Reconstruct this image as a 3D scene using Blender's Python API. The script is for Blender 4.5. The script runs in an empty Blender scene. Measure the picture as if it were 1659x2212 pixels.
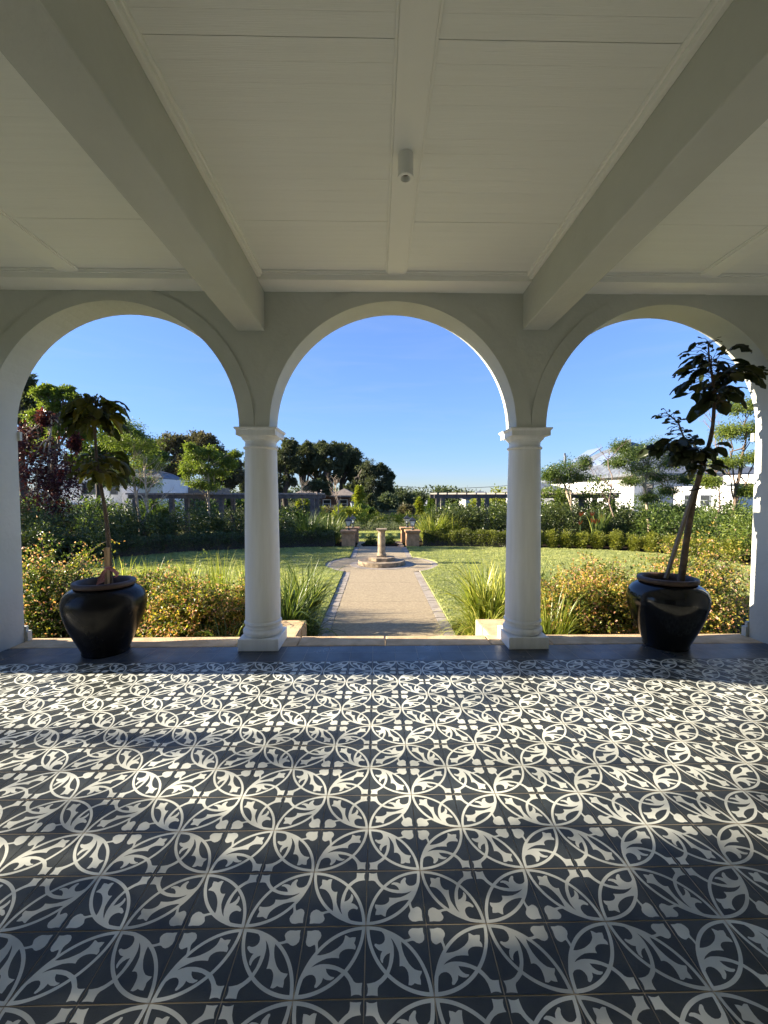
import bpy, math, random
import numpy as np
from mathutils import Vector, Matrix
from mathutils.geometry import delaunay_2d_cdt

S = bpy.context.scene
COL = S.collection
R = math.radians
# ------------------------------------------------------------------ camera
CAM = np.array([0.0387, -1.5214, 1.422])
cam = bpy.data.cameras.new("camera")
cam.sensor_fit = 'VERTICAL'; cam.sensor_height = 24.0
cam.lens = 416.485 / 1024 * 24.0
cam.clip_start = 0.05; cam.clip_end = 8000
cob = bpy.data.objects.new("camera", cam); COL.objects.link(cob)
cob.location = CAM
cob.rotation_euler = (R(90 - 2.304), R(0.05), R(-0.982))
S.camera = cob
# ------------------------------------------------------------------ light
SUN_EL, SUN_ROT = 20.0, -88.1
w = bpy.data.worlds.new("World"); S.world = w; w.use_nodes = True
nt = w.node_tree; bg = nt.nodes['Background']
sky = nt.nodes.new('ShaderNodeTexSky'); sky.sky_type = 'NISHITA'; sky.sun_disc = False
sky.sun_elevation = R(SUN_EL); sky.sun_rotation = R(SUN_ROT)
sky.air_density = 0.8; sky.dust_density = 0.1; sky.ozone_density = 5.0
sep = nt.nodes.new('ShaderNodeSeparateColor'); nt.links.new(sky.outputs[0], sep.inputs[0])
ad = nt.nodes.new('ShaderNodeMath'); ad.operation = 'ADD'; ad.inputs[1].default_value = 2.4
nt.links.new(sep.outputs[1], ad.inputs[0])
dv = nt.nodes.new('ShaderNodeMath'); dv.operation = 'DIVIDE'; dv.inputs[0].default_value = 2.28
nt.links.new(ad.outputs[0], dv.inputs[1])
sc_ = nt.nodes.new('ShaderNodeVectorMath'); sc_.operation = 'SCALE'
nt.links.new(sky.outputs[0], sc_.inputs[0]); nt.links.new(dv.outputs[0], sc_.inputs['Scale'])
tcw = nt.nodes.new('ShaderNodeTexCoord'); mpw = nt.nodes.new('ShaderNodeMapping'); mpw.inputs['Scale'].default_value = (1.6, 1.6, 13)
nt.links.new(tcw.outputs['Generated'], mpw.inputs[0])
nzw = nt.nodes.new('ShaderNodeTexNoise'); nzw.inputs['Scale'].default_value = 2.2; nzw.inputs['Detail'].default_value = 7; nzw.inputs['Roughness'].default_value = .6; nzw.inputs['Distortion'].default_value = .7
nt.links.new(mpw.outputs[0], nzw.inputs['Vector'])
mrw = nt.nodes.new('ShaderNodeMapRange'); mrw.inputs['From Min'].default_value = .48; mrw.inputs['From Max'].default_value = .80; mrw.inputs['To Max'].default_value = .09
nt.links.new(nzw.outputs['Fac'], mrw.inputs['Value'])
mxw = nt.nodes.new('ShaderNodeMix'); mxw.data_type = 'RGBA'; mxw.inputs[7].default_value = (1.42, 1.62, 1.80, 1)
nt.links.new(mrw.outputs[0], mxw.inputs[0]); nt.links.new(sc_.outputs[0], mxw.inputs[6]); sc_ = mxw
tn = nt.nodes.new('ShaderNodeVectorMath'); tn.operation = 'MULTIPLY'; tn.inputs[1].default_value = (1.0, 0.93, 1.0)
nt.links.new(sc_.outputs[2], tn.inputs[0]); nt.links.new(tn.outputs[0], bg.inputs[0]); bg.inputs[1].default_value = 0.088
sl = bpy.data.lights.new("sun", 'SUN'); sl.energy = 3.25; sl.angle = R(0.5); sl.color = (1.0, 0.88, 0.69)
so = bpy.data.objects.new("sun", sl); COL.objects.link(so)
sd = Vector((math.sin(R(SUN_ROT)) * math.cos(R(SUN_EL)), math.cos(R(SUN_ROT)) * math.cos(R(SUN_EL)), math.sin(R(SUN_EL))))
so.rotation_euler = sd.to_track_quat('Z', 'Y').to_euler()
S.view_settings.view_transform = 'Standard'; S.view_settings.look = 'None'
S.view_settings.exposure = 2.66; S.view_settings.gamma = 1.0
S.cycles.max_bounces = 12; S.cycles.diffuse_bounces = 10; S.cycles.transmission_bounces = 4
S.cycles.glossy_bounces = 3; S.cycles.transparent_max_bounces = 4
S.cycles.use_denoising = True; S.cycles.sample_clamp_indirect = 8.0

# ------------------------------------------------------------------ helpers
_f = 416.485
def at(x, y, Y):
    """a pixel of the 1659x2212 view of the photograph -> the point at world depth Y"""
    pi_, ya = 0.0402193, 0.0171339
    fw = np.array([math.sin(ya) * math.cos(pi_), math.cos(ya) * math.cos(pi_), -math.sin(pi_)])
    rt = np.array([math.cos(ya), -math.sin(ya), 0]); up = np.cross(rt, fw)
    k = 768 / 1659
    d = (x * k - 384) / _f * rt - (y * k - 512) / _f * up + fw
    return CAM + d * ((Y - CAM[1]) / d[1])
ORG = {}
def tag(o, label=None, cat=None, group=None, kind=None):
    if label: o['label'] = label
    if cat: o['category'] = cat
    if group: o['group'] = group
    if kind: o['kind'] = kind
    return o
def empty(name, loc, label, cat, group=None):
    o = bpy.data.objects.new(name, None); o.empty_display_size = 0.1
    COL.objects.link(o); o.location = loc; ORG[o.name] = np.array(loc, float)
    return tag(o, label, cat, group)
def link(name, me, parent=None):
    o = bpy.data.objects.new(name, me); COL.objects.link(o)
    if parent:
        o.parent = parent; ORG[o.name] = ORG[parent.name]
    else:
        ORG[o.name] = np.zeros(3)
    return o
def np_mesh(name, V, F, mats, parent=None, mi=None, rnd=None, smooth=False):
    V = np.asarray(V, np.float64)
    if parent is not None: V = V - ORG[parent.name]
    if isinstance(F, np.ndarray): F = [F]
    F = [np.asarray(f, np.int64) for f in F if len(f)]
    me = bpy.data.meshes.new(name)
    me.vertices.add(len(V)); me.vertices.foreach_set('co', V.astype(np.float32).ravel())
    lv = np.concatenate([f.ravel() for f in F])
    tot = np.concatenate([np.full(len(f), f.shape[1]) for f in F])
    st = np.concatenate([[0], np.cumsum(tot)[:-1]])
    me.loops.add(len(lv)); me.loops.foreach_set('vertex_index', lv.astype(np.int32))
    me.polygons.add(len(tot)); me.polygons.foreach_set('loop_start', st.astype(np.int32))
    try: me.polygons.foreach_set('loop_total', tot.astype(np.int32))
    except Exception: pass
    if not isinstance(mats, (list, tuple)): mats = [mats]
    for m in mats: me.materials.append(m)
    if mi is not None: me.polygons.foreach_set('material_index', np.asarray(mi, np.int32))
    me.polygons.foreach_set('use_smooth', np.full(len(tot), bool(smooth)))
    me.update(calc_edges=True); me.validate()
    if rnd is not None:
        a = me.attributes.new('rnd', 'FLOAT', 'FACE'); a.data.foreach_set('value', np.asarray(rnd, np.float32))
    return link(name, me, parent)
class MB:
    """collects simple shapes for one mesh"""
    def __init__(s): s.v = []; s.f = []; s.m = []; s.cur = 0
    def add(s, V, F):
        b = len(s.v); s.v += [tuple(map(float, p)) for p in V]
        s.f += [tuple(b + i for i in f) for f in F]; s.m += [s.cur] * len(F); return s
    def box(s, x0, y0, z0, x1, y1, z1):
        return s.add([(x0, y0, z0), (x1, y0, z0), (x1, y1, z0), (x0, y1, z0), (x0, y0, z1), (x1, y0, z1), (x1, y1, z1), (x0, y1, z1)],
                     [(0, 3, 2, 1), (4, 5, 6, 7), (0, 1, 5, 4), (1, 2, 6, 5), (2, 3, 7, 6), (3, 0, 4, 7)])
    def bar(s, a, b, wx, wy=None):
        wy = wy or wx; a = np.array(a, float); b = np.array(b, float); d = b - a; d /= np.linalg.norm(d)
        u = np.cross(d, (0, 0, 1)); u = np.array((1., 0, 0)) if np.linalg.norm(u) < 1e-4 else u / np.linalg.norm(u)
        v = np.cross(d, u); P = []
        for c in (a, b):
            for i, j in ((-1, -1), (1, -1), (1, 1), (-1, 1)): P.append(c + u * i * wx / 2 + v * j * wy / 2)
        return s.add(P, [(0, 1, 2, 3), (7, 6, 5, 4), (0, 4, 5, 1), (1, 5, 6, 2), (2, 6, 7, 3), (3, 7, 4, 0)])
    def lathe(s, prof, c=(0, 0, 0), n=32, cap0=True, cap1=True):
        V = []
        for r, z in prof:
            for k in range(n):
                t = 2 * math.pi * k / n; V.append((c[0] + r * math.cos(t), c[1] + r * math.sin(t), c[2] + z))
        F = []
        for i in range(len(prof) - 1):
            for k in range(n):
                F.append((i * n + k, i * n + (k + 1) % n, (i + 1) * n + (k + 1) % n, (i + 1) * n + k))
        if cap0: F.append(tuple(range(n))[::-1])
        if cap1: F.append(tuple((len(prof) - 1) * n + k for k in range(n)))
        return s.add(V, F)
    def tube(s, P, r, n=8):
        V, F = tube(P, r, n); return s.add(V, F.tolist())
    def prism(s, pts, z0, z1):
        n = len(pts)
        return s.add([(x, y, z0) for x, y in pts] + [(x, y, z1) for x, y in pts],
                     [tuple(range(n))[::-1], tuple(range(n, 2 * n))] + [(i, (i + 1) % n, n + (i + 1) % n, n + i) for i in range(n)])
    def build(s, name, mats, parent=None, smooth=False, bevel=0, auto=None):
        me = bpy.data.meshes.new(name)
        o = ORG[parent.name] if parent is not None else np.zeros(3)
        me.from_pydata([(p[0] - o[0], p[1] - o[1], p[2] - o[2]) for p in s.v], [], s.f)
        if not isinstance(mats, (list, tuple)): mats = [mats]
        for m in mats: me.materials.append(m)
        me.polygons.foreach_set('material_index', s.m)
        if smooth or auto: me.polygons.foreach_set('use_smooth', [True] * len(s.f))
        me.update()
        if auto: me.set_sharp_from_angle(angle=R(auto))
        ob = link(name, me, parent)
        if bevel:
            b = ob.modifiers.new('bevel', 'BEVEL'); b.width = bevel; b.segments = 2; b.limit_method = 'ANGLE'; b.angle_limit = R(40)
        return ob
def tube(P, r, n=7):
    P = np.asarray(P, float); m = len(P); r = np.broadcast_to(np.asarray(r, float), (m,))
    T = np.gradient(P, axis=0); T /= np.linalg.norm(T, axis=1, keepdims=True) + 1e-9
    ref = np.array([0.13, 0.97, 0.2]); U = np.cross(T, ref); U /= np.linalg.norm(U, axis=1, keepdims=True) + 1e-9
    W = np.cross(T, U); a = np.arange(n) * 2 * math.pi / n
    V = P[:, None] + r[:, None, None] * (U[:, None] * np.cos(a)[None, :, None] + W[:, None] * np.sin(a)[None, :, None])
    F = []
    for i in range(m - 1):
        for k in range(n): F.append((i * n + k, i * n + (k + 1) % n, (i + 1) * n + (k + 1) % n, (i + 1) * n + k))
    return V.reshape(-1, 3), np.array(F)
class Tubes:
    def __init__(s): s.V = []; s.F = []; s.n = 0
    def add(s, P, r, n=6):
        V, F = tube(P, r, n); s.V.append(V); s.F.append(F + s.n); s.n += len(V)
    def build(s, name, mat, parent): return np_mesh(name, np.concatenate(s.V), np.concatenate(s.F), mat, parent, smooth=True)
def dup(root, loc, rz=0, label=None, scale=None):
    def cp(o, par):
        c = o.copy(); COL.objects.link(c)
        if par: c.parent = par
        for ch in list(o.children): cp(ch, c)
        return c
    r = cp(root, None); r.location = loc; r.rotation_euler = (0, 0, rz)
    if scale: r.scale = scale
    if label: r['label'] = label
    return r
def unit(v): return v / (np.linalg.norm(v, axis=-1, keepdims=True) + 1e-9)
def leaf_quads(c, d, n, L, Wd, bend=0.15):
    d = unit(d); s = unit(np.cross(d, n)); n = np.cross(s, d)
    L = np.asarray(L)[:, None]; Wd = np.asarray(Wd)[:, None]
    v0 = c; m = c + d * L * 0.5 + n * L * bend * .4
    V = np.stack([v0, m + s * Wd / 2, c + d * L - n * L * bend, m - s * Wd / 2], 1).reshape(-1, 3)
    return V, np.arange(len(c) * 4).reshape(-1, 4)
def rdirs(rng, n): return unit(rng.normal(size=(n, 3)))

# ------------------------------------------------------------------ materials
def new_mat(name):
    m = bpy.data.materials.new(name); m.use_nodes = True
    return m, m.node_tree, m.node_tree.nodes['Principled BSDF']
def mat(name, col, rough=0.6, col2=None, nscale=4.0, bump=0.0, bscale=60.0, metal=0.0, spec=0.5, stretch=None, detail=6.0):
    m, t, p = new_mat(name)
    p.inputs['Roughness'].default_value = rough; p.inputs['Metallic'].default_value = metal
    p.inputs['Specular IOR Level'].default_value = spec
    tc = t.nodes.new('ShaderNodeTexCoord'); src = tc.outputs['Object']
    if stretch:
        mp = t.nodes.new('ShaderNodeMapping'); mp.inputs['Scale'].default_value = stretch
        t.links.new(src, mp.inputs[0]); src = mp.outputs[0]
    if col2 is None: col2 = tuple(c * 0.88 for c in col)
    nz = t.nodes.new('ShaderNodeTexNoise'); nz.inputs['Scale'].default_value = nscale; nz.inputs['Detail'].default_value = detail
    nz.inputs['Roughness'].default_value = 0.62
    t.links.new(src, nz.inputs['Vector'])
    rp = t.nodes.new('ShaderNodeValToRGB'); rp.color_ramp.elements[0].position = 0.34; rp.color_ramp.elements[1].position = 0.66
    rp.color_ramp.elements[0].color = (*col2, 1); rp.color_ramp.elements[1].color = (*col, 1)
    t.links.new(nz.outputs['Fac'], rp.inputs[0]); t.links.new(rp.outputs[0], p.inputs['Base Color'])
    if bump:
        b2 = t.nodes.new('ShaderNodeTexNoise'); b2.inputs['Scale'].default_value = bscale; b2.inputs['Detail'].default_value = 4
        t.links.new(src, b2.inputs['Vector'])
        bp = t.nodes.new('ShaderNodeBump'); bp.inputs['Strength'].default_value = bump; bp.inputs['Distance'].default_value = 0.01
        t.links.new(b2.outputs['Fac'], bp.inputs['Height']); t.links.new(bp.outputs[0], p.inputs['Normal'])
    return m
def leafmat(name, stops, rough=0.42, trans=0.35, tint=1.3, spec=0.4):
    m, t, p = new_mat(name)
    at_ = t.nodes.new('ShaderNodeAttribute'); at_.attribute_name = 'rnd'
    rp = t.nodes.new('ShaderNodeValToRGB'); el = rp.color_ramp.elements
    while len(el) < len(stops): el.new(0.5)
    for e, (pos, c) in zip(el, stops): e.position = pos; e.color = (*c, 1)
    t.links.new(at_.outputs['Fac'], rp.inputs[0]); t.links.new(rp.outputs[0], p.inputs['Base Color'])
    p.inputs['Roughness'].default_value = rough; p.inputs['Specular IOR Level'].default_value = spec
    tr = t.nodes.new('ShaderNodeBsdfTranslucent')
    g = t.nodes.new('ShaderNodeVectorMath'); g.operation = 'MULTIPLY'; g.inputs[1].default_value = (tint * 1.15, tint * 1.2, tint * 0.6)
    t.links.new(rp.outputs[0], g.inputs[0]); t.links.new(g.outputs[0], tr.inputs[0])
    mx = t.nodes.new('ShaderNodeMixShader'); mx.inputs[0].default_value = trans
    t.links.new(p.outputs[0], mx.inputs[1]); t.links.new(tr.outputs[0], mx.inputs[2])
    t.links.new(mx.outputs[0], t.nodes['Material Output'].inputs[0])
    return m
def ramp3(a, b, c): return [(0.0, a), (0.55, b), (1.0, c)]
M = {}
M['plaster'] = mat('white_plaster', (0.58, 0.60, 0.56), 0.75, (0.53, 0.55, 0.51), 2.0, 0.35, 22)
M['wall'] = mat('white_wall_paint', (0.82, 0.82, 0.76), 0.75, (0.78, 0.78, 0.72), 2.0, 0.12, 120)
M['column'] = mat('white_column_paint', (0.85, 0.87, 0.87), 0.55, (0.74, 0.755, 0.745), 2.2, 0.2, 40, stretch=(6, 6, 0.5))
M['ceil'] = mat('ceiling_board_paint', (0.88, 0.90, 0.88), 0.5, (0.85, 0.87, 0.85), 3.0, 0.25, 30, stretch=(0.25, 9, 1))
M['trim'] = mat('trim_paint', (0.90, 0.91, 0.88), 0.5, (0.87, 0.88, 0.85), 3.0)
M['tile_dark'] = mat('slate_tile', (0.044, 0.051, 0.049), 0.45, (0.026, 0.031, 0.030), 9.0, 0.10, 220)
M['tile_plain'] = mat('plain_slate_tile', (0.06, 0.06875, 0.0825), 0.34, (0.045, 0.05375, 0.0675), 5.0, 0.08, 200)
M['tile_light'] = mat('cream_tile_inlay', (0.66, 0.675, 0.61), 0.48, (0.54, 0.555, 0.50), 7.0, 0.08, 200)
M['grout'] = mat('grout', (0.598, 0.507, 0.377), 0.9, (0.26, 0.2145, 0.1625), 1.3)
M['sand'] = mat('sandstone', (0.672, 0.4928, 0.2912), 0.85, (0.448, 0.3024, 0.1568), 5.0, 0.5, 70)
M['aggr'] = mat('exposed_aggregate', (0.42, 0.335, 0.21), 0.9, (0.26, 0.20, 0.122), 30.0, 0.7, 160, detail=10)
M['brick'] = mat('grey_paver', (0.40, 0.345, 0.285), 0.9, (0.25, 0.21, 0.17), 6.0, 0.4, 90)
M['stone'] = mat('old_stone', (0.46, 0.35, 0.23), 0.9, (0.13, 0.10, 0.065), 8.0, 0.9, 40, detail=12)
M['pillar'] = mat('brown_sandstone', (0.546, 0.312, 0.156), 0.9, (0.286, 0.156, 0.078), 6.0, 0.6, 60)
M['soil'] = mat('garden_soil', (0.036, 0.0252, 0.0156), 1.0, (0.0192, 0.0132, 0.0084), 9.0, 0.8, 30, spec=0.05)
M['far_ground'] = mat('ground', (0.0845, 0.0975, 0.0338), 1.0, (0.052, 0.0468, 0.0234), 0.25, 0.6, 6, spec=0.05)
M['turf'] = mat('turf', (0.34, 0.345, 0.135), 0.9, (0.135, 0.160, 0.05), 3.5, 1.0, 55, detail=10)
M['pot'] = mat('black_glaze', (0.007, 0.007, 0.008), 0.25, (0.013, 0.012, 0.012), 5.0, 0.12, 30, spec=0.22)
M['pot2'] = mat('glossy_black_glaze', (0.007, 0.008, 0.010), 0.14, (0.010, 0.010, 0.012), 6.0, 0.06, 18, spec=0.45)
M['terra'] = mat('brown_clay_rim', (0.075, 0.043, 0.034), 0.55, (0.040, 0.026, 0.022), 8.0, 0.2, 60)
M['bark'] = mat('brown_bark', (0.175, 0.125, 0.0875), 0.9, (0.0875, 0.0625, 0.04375), 20, 0.6, 60)
M['dbark'] = mat('dark_bark', (0.075, 0.05875, 0.045), 0.9, (0.0375, 0.03, 0.025), 6, 0.6, 20)
M['pbark'] = mat('pale_bark', (0.575, 0.4625, 0.3375), 0.9, (0.275, 0.2, 0.1375), 8, 0.5, 30)
M['bark2'] = mat('reddish_bark', (0.26, 0.19, 0.15), 0.9, (0.16, 0.11, 0.085), 8, 0.4, 30)
M['stake'] = mat('grey_stake_wood', (0.276, 0.228, 0.18), 0.85, (0.156, 0.126, 0.096), 20, 0.5, 60, stretch=(8, 8, 1))
M['stake2'] = mat('pale_stake_wood', (0.504, 0.324, 0.156), 0.85, (0.36, 0.216, 0.096), 20, 0.4, 60, stretch=(8, 8, 1))
M['timber'] = mat('weathered_timber', (0.1438, 0.1313, 0.125), 0.9, (0.075, 0.06625, 0.0625), 6, 0.4, 30)
M['timber_l'] = mat('pale_weathered_timber', (0.225, 0.2063, 0.1875), 0.9, (0.15, 0.1313, 0.1187), 6, 0.4, 30)
M['iron'] = mat('black_iron', (0.016, 0.019, 0.024), 0.45, (0.03, 0.034, 0.04), 20, metal=0.0)
M['white'] = mat('white_render', (0.78, 0.77, 0.75), 0.8, (0.70, 0.69, 0.67), 1.0, 0.1, 30)
M['roof'] = mat('grey_roof', (0.15, 0.1688, 0.1938), 0.6, (0.075, 0.085, 0.1063), 2.0, 0.3, 12)
M['roofb'] = mat('brown_roof', (0.26, 0.2145, 0.1755), 0.85, (0.143, 0.117, 0.0975), 3.0, 0.4, 10)
M['brickwall'] = mat('brown_brick', (0.143, 0.078, 0.0585), 0.9, (0.0845, 0.0468, 0.0364), 9, 0.4, 30)
M['panel'] = mat('solar_glass', (0.22, 0.27, 0.38), 0.12, (0.18, 0.22, 0.33), 1.0, spec=0.8)
M['glassd'] = mat('dark_window_glass', (0.02, 0.025, 0.032), 0.06, (0.03, 0.034, 0.04), 1.0, spec=0.8)
M['orange'] = mat('orange_petal', (0.75, 0.17, 0.03), 0.5, (0.60, 0.10, 0.03), 30)
M['ribbon'] = mat('pink_ribbon', (0.42, 0.10, 0.12), 0.35, (0.55, 0.32, 0.30), 60)
M['tie'] = mat('black_rubber', (0.014, 0.014, 0.014), 0.6)
mg, t, p = new_mat('lantern_glass')
p.inputs['Base Color'].default_value = (0.75, 0.79, 0.82, 1); p.inputs['Roughness'].default_value = 0.35
p.inputs['Transmission Weight'].default_value = 0.55; p.inputs['IOR'].default_value = 1.15; M['lglass'] = mg
M['bulb'] = mat('bulb_glass', (0.85, 0.85, 0.82), 0.2, (0.8, 0.8, 0.77), 3)
M['cable'] = mat('cable', (0.05, 0.05, 0.055), 0.6)
def per_tile(m):
    t = m.node_tree; p = t.nodes['Principled BSDF']; src = p.inputs['Base Color'].links[0].from_socket
    tc = t.nodes.new('ShaderNodeTexCoord'); sn = t.nodes.new('ShaderNodeVectorMath'); sn.operation = 'SNAP'; sn.inputs[1].default_value = (.2, .2, 10)
    wn = t.nodes.new('ShaderNodeTexWhiteNoise'); wn.noise_dimensions = '2D'; mr = t.nodes.new('ShaderNodeMapRange'); mr.inputs['To Min'].default_value = .80; mr.inputs['To Max'].default_value = 1.14
    hs_ = t.nodes.new('ShaderNodeHueSaturation'); t.links.new(tc.outputs['Object'], sn.inputs[0]); t.links.new(sn.outputs[0], wn.inputs['Vector']); t.links.new(wn.outputs['Value'], mr.inputs['Value'])
    t.links.new(mr.outputs[0], hs_.inputs['Value']); t.links.new(src, hs_.inputs['Color']); t.links.new(hs_.outputs[0], p.inputs['Base Color'])
    nz = t.nodes.new('ShaderNodeTexNoise'); nz.inputs['Scale'].default_value = 3.2; nz.inputs['Detail'].default_value = 9; nz.inputs['Roughness'].default_value = .7
    t.links.new(tc.outputs['Object'], nz.inputs['Vector']); m2 = t.nodes.new('ShaderNodeMapRange'); r0 = p.inputs['Roughness'].default_value
    m2.inputs['From Min'].default_value = .3; m2.inputs['From Max'].default_value = .7; m2.inputs['To Min'].default_value = r0 - .12; m2.inputs['To Max'].default_value = r0 + .16
    t.links.new(nz.outputs['Fac'], m2.inputs['Value']); t.links.new(m2.outputs[0], p.inputs['Roughness'])
for k in ('tile_dark', 'tile_light', 'tile_plain'): per_tile(M[k])
# leaves
M['L_abelia'] = leafmat('abelia_leaf', [(0.0, (0.055, 0.085, 0.020)), (0.34, (0.150, 0.185, 0.030)), (0.58, (0.44, 0.37, 0.06)), (0.78, (0.58, 0.30, 0.09)), (0.86, (0.56, 0.24, 0.14)), (1.0, (0.78, 0.50, 0.40))], 0.42, 0.42)
M['L_camel'] = leafmat('glossy_leaf', ramp3((0.0297, 0.0459, 0.0135), (0.06075, 0.0837, 0.0216), (0.162, 0.189, 0.054)), 0.34, 0.2, spec=0.5)
M['L_green'] = leafmat('green_leaf', ramp3((0.032, 0.058, 0.016), (0.082, 0.128, 0.028), (0.235, 0.28, 0.06)), 0.36, 0.32)
M['L_lime'] = leafmat('lime_leaf', ramp3((0.0675, 0.1053, 0.02025), (0.1485, 0.1958, 0.0351), (0.3105, 0.3375, 0.0675)), 0.45, 0.4)
M['L_box'] = leafmat('box_leaf', ramp3((0.04725, 0.0648, 0.0135), (0.162, 0.1823, 0.027), (0.405, 0.378, 0.06075)), 0.42, 0.4)
M['L_dark'] = leafmat('dark_evergreen_leaf', ramp3((0.038, 0.050, 0.028), (0.085, 0.102, 0.052), (0.19, 0.205, 0.105)), 0.6, 0.25)  # lightened to stand in for haze over the distant trees
M['L_brown'] = leafmat('brownish_leaf', ramp3((0.055, 0.058, 0.032), (0.135, 0.120, 0.066), (0.25, 0.21, 0.125)), 0.6, 0.22)  # raised likewise, distant haze put into the leaf colour
M['L_red'] = leafmat('purple_leaf', [(0.0, (0.027, 0.0108, 0.0135)), (0.6, (0.0675, 0.0189, 0.0216)), (0.9, (0.1755, 0.0297, 0.0243)), (1.0, (0.324, 0.07425, 0.027))], 0.36, 0.3, tint=1.5, spec=0.45)
M['L_strap'] = leafmat('strap_leaf', ramp3((0.07425, 0.108, 0.0189), (0.2025, 0.243, 0.0378), (0.675, 0.621, 0.1755)), 0.38, 0.35)
M['L_strapd'] = leafmat('dark_strap_leaf', ramp3((0.04725, 0.0783, 0.0243), (0.108, 0.1553, 0.0378), (0.351, 0.3645, 0.081)), 0.38, 0.3)
M['L_mound'] = leafmat('grey_green_leaf', ramp3((0.0975, 0.117, 0.065), (0.156, 0.182, 0.0975), (0.247, 0.26, 0.143)), 0.7, 0.3)
M['L_yel'] = leafmat('yellow_green_leaf', ramp3((0.104, 0.143, 0.0234), (0.221, 0.247, 0.0338), (0.429, 0.39, 0.0585)), 0.5, 0.4)
M['L_grass'] = leafmat('lawn_blade', ramp3((0.140, 0.180, 0.055), (0.360, 0.385, 0.150), (0.70, 0.65, 0.33)), 0.6, 0.40, tint=1.15)
M['L_pot'] = leafmat('large_drooping_leaf', ramp3((0.0322, 0.0391, 0.0115), (0.115, 0.1127, 0.0207), (0.368, 0.2875, 0.0345)), 0.45, 0.5)
M['L_potd'] = leafmat('large_dark_leaf', ramp3((0.014, 0.022, 0.011), (0.034, 0.046, 0.018), (0.13, 0.12, 0.03)), 0.36, 0.22)
M['L_far'] = leafmat('far_leaf', ramp3((0.04725, 0.0675, 0.0378), (0.081, 0.108, 0.0486), (0.1418, 0.1688, 0.0675)), 0.7, 0.2)

# ------------------------------------------------------------------ veranda floor (patterned tiles)
PLANT = [[0.033, 0.985], [0.149, 0.983], [0.242, 0.968], [0.32, 0.942], [0.396, 0.908], [0.472, 0.873], [0.547, 0.828], [0.598, 0.789], [0.572, 0.767], [0.571, 0.697], [0.584, 0.62], [0.605, 0.552], [0.638, 0.485], [0.67, 0.432], [0.71, 0.387], [0.75, 0.354], [0.799, 0.338], [0.856, 0.33], [0.849, 0.302], [0.824, 0.265], [0.819, 0.247], [0.826, 0.21], [0.824, 0.156], [0.775, 0.163], [0.735, 0.178], [0.712, 0.161], [0.684, 0.149], [0.642, 0.156], [0.652, 0.207], [0.654, 0.268], [0.647, 0.318], [0.629, 0.356], [0.602, 0.388], [0.567, 0.402], [0.524, 0.399], [0.53, 0.454], [0.531, 0.513], [0.523, 0.594], [0.5, 0.656], [0.473, 0.712], [0.444, 0.762], [0.404, 0.809], [0.429, 0.748], [0.445, 0.684], [0.448, 0.629], [0.445, 0.548], [0.429, 0.462], [0.405, 0.391], [0.369, 0.31], [0.333, 0.252], [0.298, 0.219], [0.248, 0.178], [0.214, 0.155], [0.196, 0.125], [0.192, 0.085], [0.196, 0.03], [0.152, 0.037], [0.105, 0.04], [0.072, 0.038], [0.035, 0.035], [0.051, 0.076], [0.053, 0.122], [0.046, 0.157], [0.035, 0.184], [0.083, 0.187], [0.152, 0.2], [0.214, 0.229], [0.249, 0.256], [0.292, 0.299], [0.325, 0.348], [0.359, 0.418], [0.376, 0.495], [0.387, 0.585], [0.341, 0.569], [0.304, 0.536], [0.281, 0.497], [0.273, 0.445], [0.252, 0.458], [0.234, 0.497], [0.238, 0.55], [0.25, 0.584], [0.268, 0.614], [0.246, 0.616], [0.209, 0.628], [0.173, 0.66], [0.146, 0.691], [0.146, 0.719], [0.169, 0.724], [0.195, 0.712], [0.225, 0.708], [0.262, 0.718], [0.293, 0.742], [0.31, 0.777], [0.309, 0.821], [0.295, 0.864], [0.257, 0.905], [0.211, 0.932], [0.149, 0.944], [0.053, 0.945]]
HEART = [[0.937, 0.951], [0.934, 0.887], [0.947, 0.828], [0.94, 0.77], [0.906, 0.731], [0.858, 0.713], [0.814, 0.725], [0.785, 0.747], [0.756, 0.757], [0.725, 0.753], [0.686, 0.743], [0.64, 0.738], [0.605, 0.774], [0.65, 0.776], [0.697, 0.786], [0.725, 0.802], [0.715, 0.827], [0.695, 0.868], [0.698, 0.897], [0.723, 0.931], [0.764, 0.949], [0.811, 0.948], [0.866, 0.944], [0.897, 0.949]]
def tile_proto():
    g = 0.0085                                  # half the joint, in tile units
    pts = []; faces = []
    def poly(P):
        b = len(pts); pts.extend([Vector((min(max(x, g), 1 - g), min(max(y, g), 1 - g))) for x, y in P]); faces.append(list(range(b, b + len(P))))
    poly([(g, g), (1 - g, g), (1 - g, 1 - g), (g, 1 - g)])
    n = 26
    for cx, cy, a0 in ((0, 0, 0.0), (1, 1, math.pi)):
        arc = [(a0 + (math.pi / 2) * k / n) for k in range(n + 1)]
        P = [(cx + 0.992 * math.cos(a), cy + 0.992 * math.sin(a)) for a in arc] + [(cx + 0.940 * math.cos(a), cy + 0.940 * math.sin(a)) for a in arc[::-1]]
        poly(P)
    poly(PLANT[::-1]); poly(HEART[::-1])
    vo, eo, fo, ov, oe, of = delaunay_2d_cdt(pts, [], faces, 1, 1e-5)
    V = np.array([(v.x, v.y) for v in vo]); F = []; m = []
    for f, o in zip(fo, of):
        for k in range(1, len(f) - 1): F.append((f[0], f[k], f[k + 1])); m.append(1 if any(i > 0 for i in o) else 0)
    return V, np.array(F), np.array(m)
TV, TF, TM = tile_proto()
FX0, FX1, FR0, FR1 = -20, 23, -9, 13             # tile columns, rows (row r spans Y .2*(r-?))
Vs, Fs, Ms = [], [], []; nv = 0
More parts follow.
